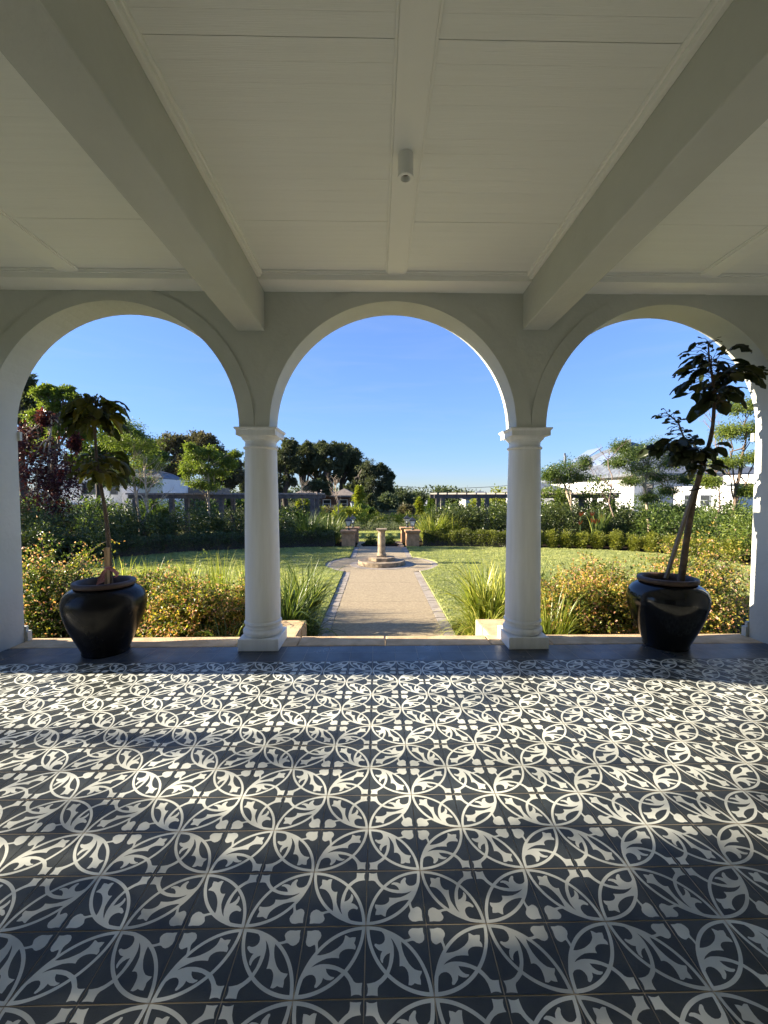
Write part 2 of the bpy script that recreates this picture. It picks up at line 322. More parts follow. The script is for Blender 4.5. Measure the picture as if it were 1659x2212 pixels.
for i in range(FX0, FX1):
    for j in range(FR0, FR1 - 3):               # last patterned row ends at Y = 2.0
        u, v = TV[:, 0] - .5, TV[:, 1] - .5
        # the motif turns by 90 degrees from tile to tile
        e, o = i % 2, j % 2
        a, b = (u, v) if (e, o) == (0, 0) else (-u, -v) if (e, o) == (1, 1) else (v, -u) if (e, o) == (0, 1) else (-v, u)
        Vs.append(np.stack([(i + .5 + a) * .2, (j + .5 + b) * .2, np.zeros(len(u))], 1))
        Fs.append(TF + nv); Ms.append(TM); nv += len(u)
g = .0012
for i in range(FX0, FX1):
    for y0, y1 in ((2.0, 2.2), (2.2, 2.36)):
        Vs.append(np.array([(i * .2 + g, y0 + g, 0), ((i + 1) * .2 - g, y0 + g, 0), ((i + 1) * .2 - g, y1 - g, 0), (i * .2 + g, y1 - g, 0)]))
        Fs.append(np.array([(nv, nv + 1, nv + 2), (nv, nv + 2, nv + 3)])); Ms.append(np.array([2, 2])); nv += 4
b = nv
Vs.append(np.array([(FX0 * .2, FR0 * .2, -.0015), (FX1 * .2, FR0 * .2, -.0015), (FX1 * .2, 2.36, -.0015), (FX0 * .2, 2.36, -.0015)]))
Fs.append(np.array([(b, b + 1, b + 2), (b, b + 2, b + 3)])); Ms.append(np.array([3, 3]))
fl = np_mesh('floor', np.concatenate(Vs), np.concatenate(Fs), [M['tile_dark'], M['tile_light'], M['tile_plain'], M['grout']], mi=np.concatenate(Ms))
tag(fl, kind='structure')

# ------------------------------------------------------------------ veranda building
ver = empty('veranda', (0.19, 2.4, 0), 'white arcaded veranda with three round arches, slender columns and a boarded ceiling', 'veranda')
WY0, WY1, ZS, ZC = 2.26, 2.54, 2.034, 3.30
ARCH = [(-2.291, 1.10), (0.19, 1.11), (2.668, 1.097)]
mb = MB()
def wall_profile():
    """(x, z) of the underside of the arcade wall from left to right"""
    P = [(-4.05, -0.5), (-3.391, -0.5), (-3.391, ZS)]
    n = 40
    for k, (c, r) in enumerate(ARCH):
        P += [(c - r * math.cos(math.pi * i / n), ZS + r * math.sin(math.pi * i / n)) for i in range(n + 1)]
    P += [(3.765, ZS), (3.765, -0.5), (4.45, -0.5)]
    return P
WP = wall_profile()
for (xa, za), (xb, zb) in zip(WP[:-1], WP[1:]):
    if abs(xb - xa) > 1e-6:
        mb.add([(xa, WY0, za), (xb, WY0, zb), (xb, WY0, ZC + .3), (xa, WY0, ZC + .3)], [(0, 1, 2, 3)])
        mb.add([(xa, WY1, za), (xb, WY1, zb), (xb, WY1, ZC + .3), (xa, WY1, ZC + .3)], [(3, 2, 1, 0)])
    mb.add([(xa, WY0, za), (xb, WY0, zb), (xb, WY1, zb), (xa, WY1, za)], [(3, 2, 1, 0)])
mb.add([(-4.05, WY0, -.5), (-4.05, WY1, -.5), (-4.05, WY1, ZC + .3), (-4.05, WY0, ZC + .3)], [(0, 1, 2, 3)])
mb.add([(4.45, WY0, -.5), (4.45, WY1, -.5), (4.45, WY1, ZC + .3), (4.45, WY0, ZC + .3)], [(3, 2, 1, 0)])
# faint raised band round each arch
for c, r in ARCH:
    n = 48; ro = r + 0.135; y = WY0 - .012
    for i in range(n):
        a, b2 = math.pi * i / n, math.pi * (i + 1) / n
        q = lambda rr, t, yy: (c + rr * math.cos(t), yy, ZS + rr * math.sin(t))
        mb.add([q(r, a, y), q(ro, a, y), q(ro, b2, y), q(r, b2, y)], [(0, 1, 2, 3)])
        mb.add([q(ro, a, y), q(ro, a, WY0), q(ro, b2, WY0), q(ro, b2, y)], [(0, 1, 2, 3)])
        mb.add([q(r, a, y), q(r, b2, y), q(r, b2, WY0), q(r, a, WY0)], [(0, 1, 2, 3)])
# impost and plinth mouldings on the garden edge of the two end piers
for x, s in ((-3.391, 1), (3.765, -1)):
    a, b2 = sorted((x - s * .2, x + s * .020)); mb.box(a, WY1 + .0005, ZS - .085, b2, WY1 + .03, ZS - .004)
    a, b2 = sorted((x - s * .2, x + s * .030)); mb.box(a, WY1 + .0005, -.3, b2, WY1 + .05, .10)
    a, b2 = sorted((x - s * .2, x + s * .015)); mb.box(a, WY1 + .0005, 0.101, b2, WY1 + .03, .15)
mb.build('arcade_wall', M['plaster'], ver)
COLX = (-1.046, 1.438); CY = 2.424
for cx in COLX:
    c = MB()                                   # a column carries its own sub-parts
    prof = [(0.163, 0.272), (0.1605, 0.60), (0.157, 1.0), (0.152, 1.4), (0.146, 1.75), (0.1445, 1.845)]
    sh = c.lathe(prof, (cx, CY, 0), 48).build('column', M['column'], ver, auto=40)
    pb = MB().box(cx - .185, CY - .185, 0, cx + .185, CY + .185, .112).build('plinth', M['column'], sh, bevel=.006)
    bp = []
    for k in range(13): t_ = -math.pi / 2 + math.pi * k / 12; bp.append((0.155 + .029 * math.cos(t_), .149 + .034 * math.sin(t_)))
    bp += [(0.166, .188), (0.162, .200), (0.163, .210)]
    for k in range(9): t_ = -math.pi / 2 + math.pi * k / 8; bp.append((0.158 + .016 * math.cos(t_), .231 + .018 * math.sin(t_)))
    bp += [(0.163, .258), (0.163, .2715)]
    MB().lathe([(0.155, .1125)] + bp, (cx, CY, 0), 48).build('base_moulding', M['column'], sh, auto=50)
    cp = [(0.145, 1.8455)]
    for k in range(7): t_ = -math.pi / 2 + math.pi * k / 6; cp.append((0.147 + .013 * math.cos(t_), 1.861 + .012 * math.sin(t_)))
    cp += [(0.143, 1.877), (0.141, 1.90), (0.143, 1.918), (0.149, 1.921), (0.150, 1.929), (0.157, 1.932), (0.166, 1.940), (0.173, 1.951), (0.177, 1.9625)]
    MB().lathe(cp, (cx, CY, 0), 48).build('capital_moulding', M['column'], sh, auto=50)
    ab = MB()
    ab.box(cx - .176, CY - .176, 1.963, cx + .176, CY + .176, 2.006)
    ab.add([(cx + sx * h, CY + sy * h, z) for h, z in ((.176, 2.0062), (.190, 2.022), (.190, 2.0335)) for sx, sy in ((-1, -1), (1, -1), (1, 1), (-1, 1))],
           [(0, 1, 5, 4), (1, 2, 6, 5), (2, 3, 7, 6), (3, 0, 4, 7), (4, 5, 9, 8), (5, 6, 10, 9), (6, 7, 11, 10), (7, 4, 8, 11), (8, 9, 10, 11), (3, 2, 1, 0)])
    ab.build('abacus', M['column'], sh)
# ceiling boards
BACK = -2.75
cb = MB(); y = 2.26
k = 0
while y > BACK:
    wd = 0.0952; gap = .0009 if k % 12 != 9 else .0034
    for xa, xb in ((-4.0, 0.126), (0.282, 4.4)):
        cb.box(xa, y - wd, 3.29, xb, y - gap, 3.31)
    y -= wd; k += 1
cb.box(-4.05, BACK - .3, 3.315, 4.45, WY0, 3.40)
cb.build('ceiling', M['ceil'], ver)
for x0, x1, z0 in ((-1.200, -0.955, 2.88), (1.350, 1.583, 2.90), (-3.74, -3.50, 2.88), (3.86, 4.10, 2.90)):
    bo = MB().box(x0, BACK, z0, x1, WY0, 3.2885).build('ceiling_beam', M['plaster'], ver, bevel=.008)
    tr = MB()
    for xa, s in ((x0, -1), (x1, 1)):
        for (t0, t1, za, zb) in ((0.0005, .030, 3.232, 3.2885), (0.0305, .046, 3.262, 3.2885)):
            a, b2 = sorted((xa + s * t0, xa + s * t1)); tr.box(a, BACK, za, b2, 2.03, zb)
    tr.build('beam_trim', M['trim'], bo, bevel=.004)
for x0, x1 in ((0.128, 0.280), (-2.58, -2.425), (2.77, 2.92)):
    bt = MB().box(x0, BACK, 3.268, x1, 2.044, 3.2885 if x0 != .128 else 3.32)
    for xa, s in ((x0, -1), (x1, 1)):
        a, b2 = sorted((xa + s * .0005, xa + s * .014)); bt.box(a, BACK, 3.277, b2, 2.044, 3.2885)
    bt.build('ceiling_batten', M['trim'], ver, bevel=.003)
co = MB()
for xa, xb in ((-3.5, -1.2005), (-0.9545, 1.3495), (1.5835, 3.86)):
    co.box(xa, 2.045, 3.222, xb, 2.259, 3.289)
    co.box(xa, 2.030, 3.262, xb, 2.0445, 3.289); co.box(xa, 2.018, 3.276, xb, 2.0295, 3.289)
co.build('cornice', M['trim'], ver, bevel=.003)
# end walls: arched opening left; unseen right one made solid to bounce sunlight
def end_wall(x0, x1, cy, r, zs):
    e = MB(); n = 28
    P = [(BACK, -.3), (cy - r, -.3), (cy - r, zs)] + [(cy - r * math.cos(math.pi * i / n), zs + r * math.sin(math.pi * i / n)) for i in range(n + 1)] + [(cy + r, zs), (cy + r, -.3), (WY0 - .002, -.3)]
    for (ya, za), (yb, zb) in zip(P[:-1], P[1:]):
        if abs(yb - ya) > 1e-6:
            for x, f in ((x0, (3, 2, 1, 0)), (x1, (0, 1, 2, 3))):
                e.add([(x, ya, za), (x, yb, zb), (x, yb, ZC + .1), (x, ya, ZC + .1)], [f])
        e.add([(x0, ya, za), (x0, yb, zb), (x1, yb, zb), (x1, ya, za)], [(0, 1, 2, 3)])
    e.build('end_wall', M['wall'], ver)
end_wall(-4.03, -3.76, 0.70, 1.15, 1.98)
MB().box(4.12, BACK, -.3, 4.40, WY0 - .002, ZC + .1).build('end_wall', M['wall'], ver)
bw = MB()
for xa, xb, za, zb in ((-4.03, -1.6, -.1, 3.3), (-1.6, 1.6, 2.45, 3.3), (1.6, 4.4, -.1, 3.3)): bw.box(xa, BACK - .25, za, xb, BACK - .002, zb)
bw.build('back_wall', M['wall'], ver)
for k in range(3):
    x = -1.6 + 3.2 / 3 * k; w_ = 3.2 / 3; d_ = MB()
    for q in ((x + .004, 0, x + .07, 2.449), (x + w_ - .07, 0, x + w_ - .004, 2.449), (x + .0705, 0, x + w_ - .0705, .15), (x + .0705, 2.36, x + w_ - .0705, 2.449)): d_.box(q[0], BACK - .19, q[1], q[2], BACK - .14, q[3])
    do = d_.build('glass_door', M['iron'], ver)
    MB().box(x + .071, BACK - .175, .1505, x + w_ - .071, BACK - .165, 2.3595).build('pane', M['glassd'], do)
# spotlight on the centre batten
li = empty('ceiling_light', (0.198, 0.816, 3.268), 'small white cylinder spotlight fixed to the central ceiling batten', 'light')
hb = MB().lathe([(0.0425, 3.145), (0.043, 3.149), (0.043, 3.166), (0.0415, 3.1665), (0.0415, 3.1695), (0.043, 3.170), (0.043, 3.2675)], (0.198, .816, 0), 40, cap0=False).build('housing', M['trim'], li, auto=40)
MB().lathe([(0.0425, 3.145), (0.0275, 3.1445), (0.025, 3.152), (0.022, 3.175)], (0.198, .816, 0), 40, cap0=False, cap1=False).build('trim_ring', M['trim'], li, auto=50)
MB().lathe([(0.0215, 3.1735), (0.0215, 3.176)], (0.198, .816, 0), 24).build('lens', mat('lamp_lens', (0.30, 0.25, 0.22), .25, (0.16, 0.13, 0.12), 30), li)

# ------------------------------------------------------------------ ground, sill, steps, path
G = -0.45
gr = MB(); gr.add([(-3000, -3000, G - .06), (3000, -3000, G - .06), (3000, 4000, G - .06), (-3000, 4000, G - .06)], [(0, 1, 2, 3)])
tag(gr.build('ground', M['far_ground']), kind='structure')
bed = MB()
bed.prism([(-12, 2.66), (-.80, 2.66), (-.80, 5.2), (-12, 6.5)], G - .05, G + .02); bed.prism([(1.20, 2.66), (12, 2.66), (12, 6.5), (1.20, 5.2)], G - .05, G + .02)
bed.prism([(-16, 10.5), (-9.0, 9.0), (-7.6, 11.3), (-5.8, 12.45), (-2.9, 13.25), (-.80, 13.5), (-.80, 15.5), (-3, 18), (-16, 18)], G - .05, G + .025)
bed.prism([(1.14, 13.5), (3.2, 13.45), (7.7, 12.4), (9.0, 11.4), (10, 9), (18, 10), (18, 18), (3.2, 18), (1.14, 15.5)], G - .05, G + .025)
bed.prism([(-.45, 13.72), (.78, 13.72), (.86, 14.2), (.7, 14.75), (-.4, 14.75), (-.56, 14.2)], G - .04, G + .03)
tag(bed.build('garden_soil', M['soil']), kind='structure')
si = MB(); x = -3.39; rr = random.Random(3)
edges = [-3.39, -2.62, -1.30, -0.72, 0.12, 1.13, 1.72, 2.75, 3.765]
for a, b2 in zip(edges[:-1], edges[1:]): si.box(a + .003, 2.362, -.30, b2 - .003, 2.635 + rr.uniform(-.004, .004), .003 + rr.uniform(0, .004))
so_ = si.build('stone_kerb', M['sand'], bevel=.012); tag(so_, kind='structure')
st = MB()
st.box(-.76, 2.64, G, 1.16, 2.95, -.155); st.box(-.76, 2.955, G, 1.16, 3.255, -.305)
tag(st.build('steps', M['sand'], bevel=.012), kind='structure')
base = MB().box(-4.05, 2.30, -.6, 4.45, 2.60, -.31); tag(base.build('foundation', M['sand']), kind='structure')
for (x0, x1, lab) in ((-1.32, -.775, 'low sandstone cheek block beside the left column at the steps'), (1.18, 1.72, 'low sandstone cheek block beside the right column at the steps')):
    cw = empty('sandstone_block', ((x0 + x1) / 2, 2.93, G), lab, 'stone block', 'sandstone blocks flanking the garden steps')
    MB().box(x0, 2.642, G, x1, 2.925, -.004).build('near_block', M['sand'], cw, bevel=.014)
    MB().box(x0 - .005, 2.93, G, x1 + .005, 3.23, -.010).build('far_block', M['sand'], cw, bevel=.014)
PXL, PXR, PCX, PCY, RI, RO = -.605, .93, .165, 9.75, 1.37, 1.53
pa = MB()
for y0, y1 in ((3.26, 4.02), (4.026, 5.75), (5.756, 7.35)): pa.prism([(PXL, y0), (PXR, y0), (PXR, y1), (PXL, y1)], G - .05, G)
aL = math.asin((PXL - PCX) / RI); dyL = math.sqrt(RI ** 2 - (PXL - PCX) ** 2); dyR = math.sqrt(RI ** 2 - (PXR - PCX) ** 2)
def arc(cx, cy, r, a0, a1, n): return [(cx + r * math.cos(a0 + (a1 - a0) * i / n), cy + r * math.sin(a0 + (a1 - a0) * i / n)) for i in range(n + 1)]
angR = math.atan2(dyR, PXR - PCX); angL = math.atan2(dyL, PXL - PCX)
out = [(PXL, 7.356), (PXR, 7.356)] + arc(PCX, PCY, RI, -angR, angR, 24) + [(PXR, 13.7), (PXL, 13.7)] + arc(PCX, PCY, RI, angL, 2 * math.pi - angL, 24)
pa.prism(out, G - .05, G)
pa.prism([(PXL - .1, 13.705), (-.46, 13.705), (-.57, 14.2), (-.41, 14.77), (.71, 14.77), (.87, 14.2), (.79, 13.705), (PXR + .1, 13.705), (PXR + .1, 15.3), (PXL - .1, 15.3)], G - .05, G - .002)
tag(pa.build('path', M['aggr']), kind='structure')
br = MB(); rb = random.Random(5)
def brick_run(P, wdt, side, pitch=.112):
    P = np.array(P, float); seg = np.linalg.norm(np.diff(P, axis=0), axis=1); cum = np.r_[0, np.cumsum(seg)]
    n = int(cum[-1] / pitch)
    for k in range(n):
        a, b2 = cum[-1] * k / n + .004, cum[-1] * (k + 1) / n - .004
        p = np.array([np.interp(a, cum, P[:, 0]), np.interp(a, cum, P[:, 1])]); q = np.array([np.interp(b2, cum, P[:, 0]), np.interp(b2, cum, P[:, 1])])
        d = q - p; L = np.linalg.norm(d)
        if L < .02: continue
        nrm = np.array([-d[1], d[0]]) / L * side * wdt; z = G + .003 + rb.uniform(-.002, .004)
        pts = [tuple(p), tuple(q), tuple(q + nrm), tuple(p + nrm)]
        if side < 0: pts = pts[::-1]
        br.prism(pts, G - .05, z)
brick_run([(PXL - .006, 3.3), (PXL - .006, PCY - dyL - .02)], .155, 1)
brick_run([(PXR + .006, 3.3), (PXR + .006, PCY - dyR - .02)], .155, -1)
brick_run([(PXL - .006, PCY + dyL + .02), (PXL - .006, 13.45)], .155, 1)
brick_run([(PXR + .006, PCY + dyR + .02), (PXR + .006, 13.45)], .155, -1)
brick_run(arc(PCX, PCY, RI + .006, -angR + .13, angR - .13, 40), .155, -1)
brick_run(arc(PCX, PCY, RI + .006, angL + .13, 2 * math.pi - angL - .13, 40), .155, -1)
br2 = MB()
for k in range(44):
    a0, a1 = 2 * math.pi * (k + .04) / 44, 2 * math.pi * (k + .96) / 44
    br.prism([(PCX + r_ * math.cos(t_), PCY + r_ * math.sin(t_)) for r_, t_ in ((.66, a0), (.86, a0), (.86, a1), (.66, a1))], G + .0005, G + .006 + rb.uniform(-.002, .002))
tag(br.build('path_edging', M['brick']), kind='structure')
# lawns
def lawn_poly(side):
    if side < 0:
        P = [(PXL - .17, 4.3), (PXL - .17, PCY - math.sqrt(RO ** 2 - (PXL - .165 - PCX) ** 2))]
        a = math.atan2(P[-1][1] - PCY, P[-1][0] - PCX) % (2 * math.pi)
        P += arc(PCX, PCY, RO + .006, a, 2 * math.pi - a, 26)[1:]
        P += [(PXL - .17, 13.45), (-2.9, 13.15), (-4.4, 12.8), (-5.8, 12.3), (-6.8, 11.7), (-7.6, 11.0), (-8.3, 9.8), (-8.7, 8.0), (-8.4, 6.4), (-6, 5.6), (-3, 5.1), (-1.2, 4.6)]
    else:
        P = [(PXR + .17, 4.3), (1.6, 4.6), (3, 5.1), (6, 5.6), (8.6, 6.6), (9.7, 8.2), (9.7, 9.8), (9.0, 11.35), (8.3, 11.95), (7.65, 12.35), (5.5, 12.95), (3.2, 13.35), (PXR + .17, 13.45)]
        y1 = PCY + math.sqrt(RO ** 2 - (PXR + .165 - PCX) ** 2); a = math.atan2(y1 - PCY, PXR + .165 - PCX)
        P += arc(PCX, PCY, RO + .006, a, -a, 26)
    return P
LZ = G + .028
def in_poly(x, y, P):
    P = np.array(P); r = np.zeros(len(x), bool); j = len(P) - 1
    for i in range(len(P)):
        c = ((P[i, 1] > y) != (P[j, 1] > y)) & (x < (P[j, 0] - P[i, 0]) * (y - P[i, 1]) / (P[j, 1] - P[i, 1] + 1e-12) + P[i, 0]); r ^= c; j = i
    return r
rng = np.random.default_rng(11)
for sd_, nm in ((-1, 'l'), (1, 'r')):
    P = lawn_poly(sd_); lw = MB(); lw.prism(P if sd_ > 0 else P, G - .05, LZ)
    tag(lw.build('lawn', M['turf']), kind='structure')
    N = 230000
    Pn = np.array(P); x = rng.uniform(Pn[:, 0].min(), Pn[:, 0].max(), N); y = rng.uniform(Pn[:, 1].min(), Pn[:, 1].max(), N)
    k_ = in_poly(x, y, P); x, y = x[k_], y[k_]; n = len(x)
    def vnoise(cell):
        gx = (x + 30) / cell; gy = (y + 30) / cell; T_ = rng.uniform(0, 1, (1200, 1200)); i, j = gx.astype(int), gy.astype(int); fx, fy = gx - i, gy - j
        fx = fx * fx * (3 - 2 * fx); fy = fy * fy * (3 - 2 * fy)
        return T_[i, j] * (1 - fx) * (1 - fy) + T_[i + 1, j] * fx * (1 - fy) + T_[i, j + 1] * (1 - fx) * fy + T_[i + 1, j + 1] * fx * fy
    tuft = np.clip(.55 * vnoise(.13) + .45 * vnoise(.05) + .25 * (vnoise(1.1) - .5), 0, 1)
    h = rng.uniform(.012, .040, n) * (0.15 + 1.7 * tuft ** 1.4); az = rng.uniform(0, 6.283, n); wd = rng.uniform(.004, .009, n)
    lean = rng.uniform(.2, 1.3, n) * h
    b0 = np.stack([x, y, np.full(n, LZ)], 1); s_ = np.stack([np.cos(az), np.sin(az), 0 * az], 1) * wd[:, None]
    az2 = rng.uniform(0, 6.283, n); tip = b0 + np.stack([np.cos(az2) * lean, np.sin(az2) * lean, h], 1)
    V = np.stack([b0 - s_, b0 + s_, tip], 1).reshape(-1, 3)
    o = np_mesh('lawn_grass', V, np.arange(3 * n).reshape(-1, 3), M['L_grass'], rnd=np.clip(rng.beta(2, 2.5, n) * .7 + .75 * (tuft - .42), 0, 1))
    tag(o, 'short mown grass blades of the round lawn', kind='stuff')
bl = MB(); bl.prism([(-9, 15.4), (10, 15.4), (10, 20.5), (-9, 20.5)], G - .055, G - .01)
tag(bl.build('lawn', M['turf']), kind='structure')
n = 60000; x = rng.uniform(-1.8, 2.2, n); y = rng.uniform(15.4, 20.3, n); h = rng.uniform(.02, .05, n); az = rng.uniform(0, 6.28, n); wd = rng.uniform(.006, .012, n)
b0 = np.stack([x, y, np.full(n, G - .01)], 1); s_ = np.stack([np.cos(az), np.sin(az), 0 * az], 1) * wd[:, None]
tip = b0 + np.stack([rng.normal(0, .02, n), rng.normal(0, .02, n), h], 1)
tag(np_mesh('lawn_grass', np.stack([b0 - s_, b0 + s_, tip], 1).reshape(-1, 3), np.arange(3 * n).reshape(-1, 3), M['L_grass'], rnd=rng.beta(2, 2.5, n)), kind='stuff')

# ------------------------------------------------------------------ sundial, gate pillars, lanterns
sdl = empty('sundial', (PCX, PCY, G), 'weathered stone sundial column on stepped round base in the middle of the path', 'sundial')
n = 14; pr = [(PCX + .63 * math.cos(2 * math.pi * i / 40) * (1 + .012 * math.sin(i * 2.3)), PCY + .63 * math.sin(2 * math.pi * i / 40) * (1 + .012 * math.cos(i * 1.7))) for i in range(40)]
MB().prism(pr, G + .001, G + .115).build('round_base', M['stone'], sdl, bevel=.01)
pr = [(PCX + .38 * math.cos(2 * math.pi * (i + .5) / 8), PCY + .38 * math.sin(2 * math.pi * (i + .5) / 8)) for i in range(8)]
MB().prism(pr, G + .116, G + .205).build('octagonal_step', M['stone'], sdl, bevel=.008)
MB().box(PCX - .135, PCY - .135, G + .206, PCX + .135, PCY + .135, G + .245).build('foot_slab', M['stone'], sdl, bevel=.006)
MB().lathe([(0.128, G + .2455), (0.130, G + .275), (0.112, G + .295), (0.106, G + .31), (0.104, G + .60), (0.096, G + .86), (0.100, G + .885), (0.122, G + .915), (0.130, G + .93)], (PCX, PCY, 0), 28).build('shaft', M['stone'], sdl, auto=40)
MB().box(PCX - .142, PCY - .142, G + .931, PCX + .142, PCY + .142, G + .966).build('top_slab', M['stone'], sdl, bevel=.005)
pl0 = None
for k, (x, y, lab) in enumerate(((-1.0, 13.73, 'brown sandstone gate pillar left of the path, nearer of its pair'), (1.345, 13.73, 'sunlit sandstone gate pillar right of the path, nearer of its pair'),
                                 (-.93, 15.05, 'brown sandstone gate pillar left of the path, farther of its pair'), (1.24, 15.05, 'sandstone gate pillar right of the path, farther of its pair'))):
    if pl0 is None:
        pl0 = empty('gate_pillar', (x, y, G), lab, 'pillar', 'stone pillars flanking the garden gate')
        MB().box(x - .235, y - .235, G, x + .235, y + .235, G + .49).build('pillar_body', M['pillar'], pl0, bevel=.012)
        cap = MB().box(x - .262, y - .262, G + .4905, x + .262, y + .262, G + .525)
        cap.box(x - .285, y - .285, G + .5255, x + .285, y + .285, G + .598)
        cap.build('pillar_cap', M['pillar'], pl0, bevel=.012)
    else: dup(pl0, (x, y, G), 0, lab)
def make_lantern(x, y, z, lab):
    r = empty('lantern', (x, y, z), lab, 'lantern', 'black lanterns on the gate pillars')
    MB().lathe([(0.075, z), (0.07, z + .02), (0.03, z + .035), (0.02, z + .06), (0.026, z + .075), (0.018, z + .09), (0.018, z + .13), (0.05, z + .15)], (x, y, 0), 20).build('stand', M['iron'], r, auto=40)
    f = MB(); b0, b1, z0, z1 = .058, .108, z + .152, z + .34
    for sx in (-1, 1):
        for sy in (-1, 1): f.bar((x + sx * b0, y + sy * b0, z0), (x + sx * b1, y + sy * b1, z1), .013)
    for h, zz in ((b0, z0), (b1, z1)):
        for (ax, ay, bx, by) in ((-1, -1, 1, -1), (1, -1, 1, 1), (1, 1, -1, 1), (-1, 1, -1, -1)): f.bar((x + ax * h, y + ay * h, zz), (x + bx * h, y + by * h, zz), .014)
    f.build('frame', M['iron'], r)
    g_ = MB(); b0 -= .004; b1 -= .006
    g_.add([(x + sx * h, y + sy * h, zz) for h, zz in ((b0, z0 + .004), (b1, z1 - .006)) for sx, sy in ((-1, -1), (1, -1), (1, 1), (-1, 1))], [(0, 1, 5, 4), (1, 2, 6, 5), (2, 3, 7, 6), (3, 0, 4, 7)])
    g_.build('glass', M['lglass'], r)
    MB().lathe([(0.012, z0 + .01), (0.012, z0 + .05), (0.03, z0 + .075), (0.033, z0 + .095), (0.02, z0 + .12), (0.004, z0 + .128)], (x, y, 0), 14).build('bulb', M['bulb'], r, smooth=True)
    rf = MB(); q = [(-1, -1), (1, -1), (1, 1), (-1, 1)]
    rf.add([(x + sx * h, y + sy * h, zz) for h, zz in ((.135, z1 + .008), (.128, z1 + .022), (.035, z1 + .115), (.022, z1 + .12)) for sx, sy in q],
           [(3, 2, 1, 0)] + [(4 * l + i, 4 * l + (i + 1) % 4, 4 * l + 4 + (i + 1) % 4, 4 * l + 4 + i) for l in range(3) for i in range(4)] + [(12, 13, 14, 15)])
    rf.lathe([(0.02, z1 + .1205), (0.024, z1 + .135), (0.012, z1 + .15), (0.016, z1 + .165), (0.003, z1 + .19)], (x, y, 0), 12)
    rf.build('roof', M['iron'], r)
    return r
ZT = G + .598
ln0 = make_lantern(-1.0, 13.73, ZT, 'black four-sided lantern on the nearer left gate pillar')
dup(ln0, (1.345, 13.73, ZT), 0, 'black four-sided lantern on the nearer right gate pillar')
dup(ln0, (-.93, 15.05, ZT), 0, 'black four-sided lantern on the farther left gate pillar')
dup(ln0, (1.24, 15.05, ZT), 0, 'black four-sided lantern on the farther right gate pillar')

# ------------------------------------------------------------------ pots and potted trees
def make_pot(x, y, m, lab):
    r = empty('plant_pot', (x, y, 0), lab, 'pot', 'big black glazed pots standing in the arches')
    prof = [(0.205, 0.0), (0.214, 0.012), (0.210, 0.03), (0.240, .09), (0.281, .17), (0.318, .25), (0.348, .33), (0.366, .395), (0.374, .45), (0.370, .495), (0.350, .54), (0.310, .577), (0.266, .60), (0.250, .607)]
    prof = [(q * .895, z_) for q, z_ in prof]
    MB().lathe(prof, (x, y, 0), 64, cap1=False).build('body', m, r, smooth=True)
    rim = [(0.2495, .6075), (0.262, .605), (0.275, .612), (0.281, .625), (0.279, .640), (0.268, .652), (0.252, .655), (0.238, .650), (0.228, .635), (0.224, .60), (0.222, .54)]; rim = [(q * .895, z_) for q, z_ in rim]
    MB().lathe(rim, (x, y, 0), 64, cap0=False, cap1=False).build('rim', M['terra'], r, smooth=True)
    rg = np.random.default_rng(int(abs(x) * 100)); V = []; nr, ns = 7, 28
    s = MB(); prof = [(0.198, .548)] + [(0.198 * (1 - k / nr), .548 + rg.uniform(0, .012)) for k in range(1, nr)] + [(0.004, .56)]
    s.lathe(prof, (x, y, 0), ns, cap0=False).build('soil', M['soil'], r, smooth=True)
    return r
PLX, PLY, PRX, PRY = -2.435, 2.275, 2.775, 2.33
make_pot(PLX, PLY, M['pot'], 'matt black round pot with clay rim in the left arch')
make_pot(PRX, PRY, M['pot2'], 'glossy black round pot with clay rim in the right arch')
def big_leaves(B, D, L, Wd, rng, droop, nt=7):
    """broad bent leaves, ruffled at the edge: B base, D first direction"""
    n = len(B); D = unit(D); up = np.array([0, 0, 1.0]); t = np.linspace(0, 1, nt)
    pos = B.copy(); d = D.copy(); rows = []
    rad = unit(D * np.array([1, 1, 0]) + 1e-4)
    side = unit(np.cross(d, up) + 1e-4) ; tw = rng.normal(0, .75, n)
    ph = rng.uniform(0, 6.28, n); amp = rng.uniform(.08, .22, n)
    for k in range(nt):
        if k: pos = pos + d * (L / (nt - 1))[:, None]; d = unit(d + np.array([0, 0, -1.0]) * (droop / (nt - 1))[:, None])
        nn = np.cross(side, d); sd2 = side * np.cos(tw)[:, None] + nn * np.sin(tw)[:, None]; nn = np.cross(sd2, d)
        wv = Wd * (np.sin(math.pi * min(t[k] * .92 + .04, 1)) ** .75) * (1 - .12 * t[k])
        ed = wv[:, None] / 2
        ruf = (np.sin(ph + k * 2.4) * amp * Wd)[:, None]; ruf2 = (np.sin(ph * 1.7 + k * 2.9) * amp * Wd)[:, None]
        rows.append(np.stack([pos - sd2 * ed + nn * (ruf - .10 * wv[:, None]), pos - sd2 * ed * .5 + nn * .10 * wv[:, None], pos, pos + sd2 * ed * .5 + nn * .10 * wv[:, None], pos + sd2 * ed + nn * (ruf2 - .10 * wv[:, None])], 1))
    V = np.stack(rows, 1)            # n, nt, 5, 3
    idx = np.arange(n * nt * 5).reshape(n, nt, 5)
    F = np.stack([idx[:, :-1, :-1], idx[:, :-1, 1:], idx[:, 1:, 1:], idx[:, 1:, :-1]], -1).reshape(-1, 4)
    return V.reshape(-1, 3), F, np.repeat(rng.beta(1.6, 2.6, n), (nt - 1) * 4)
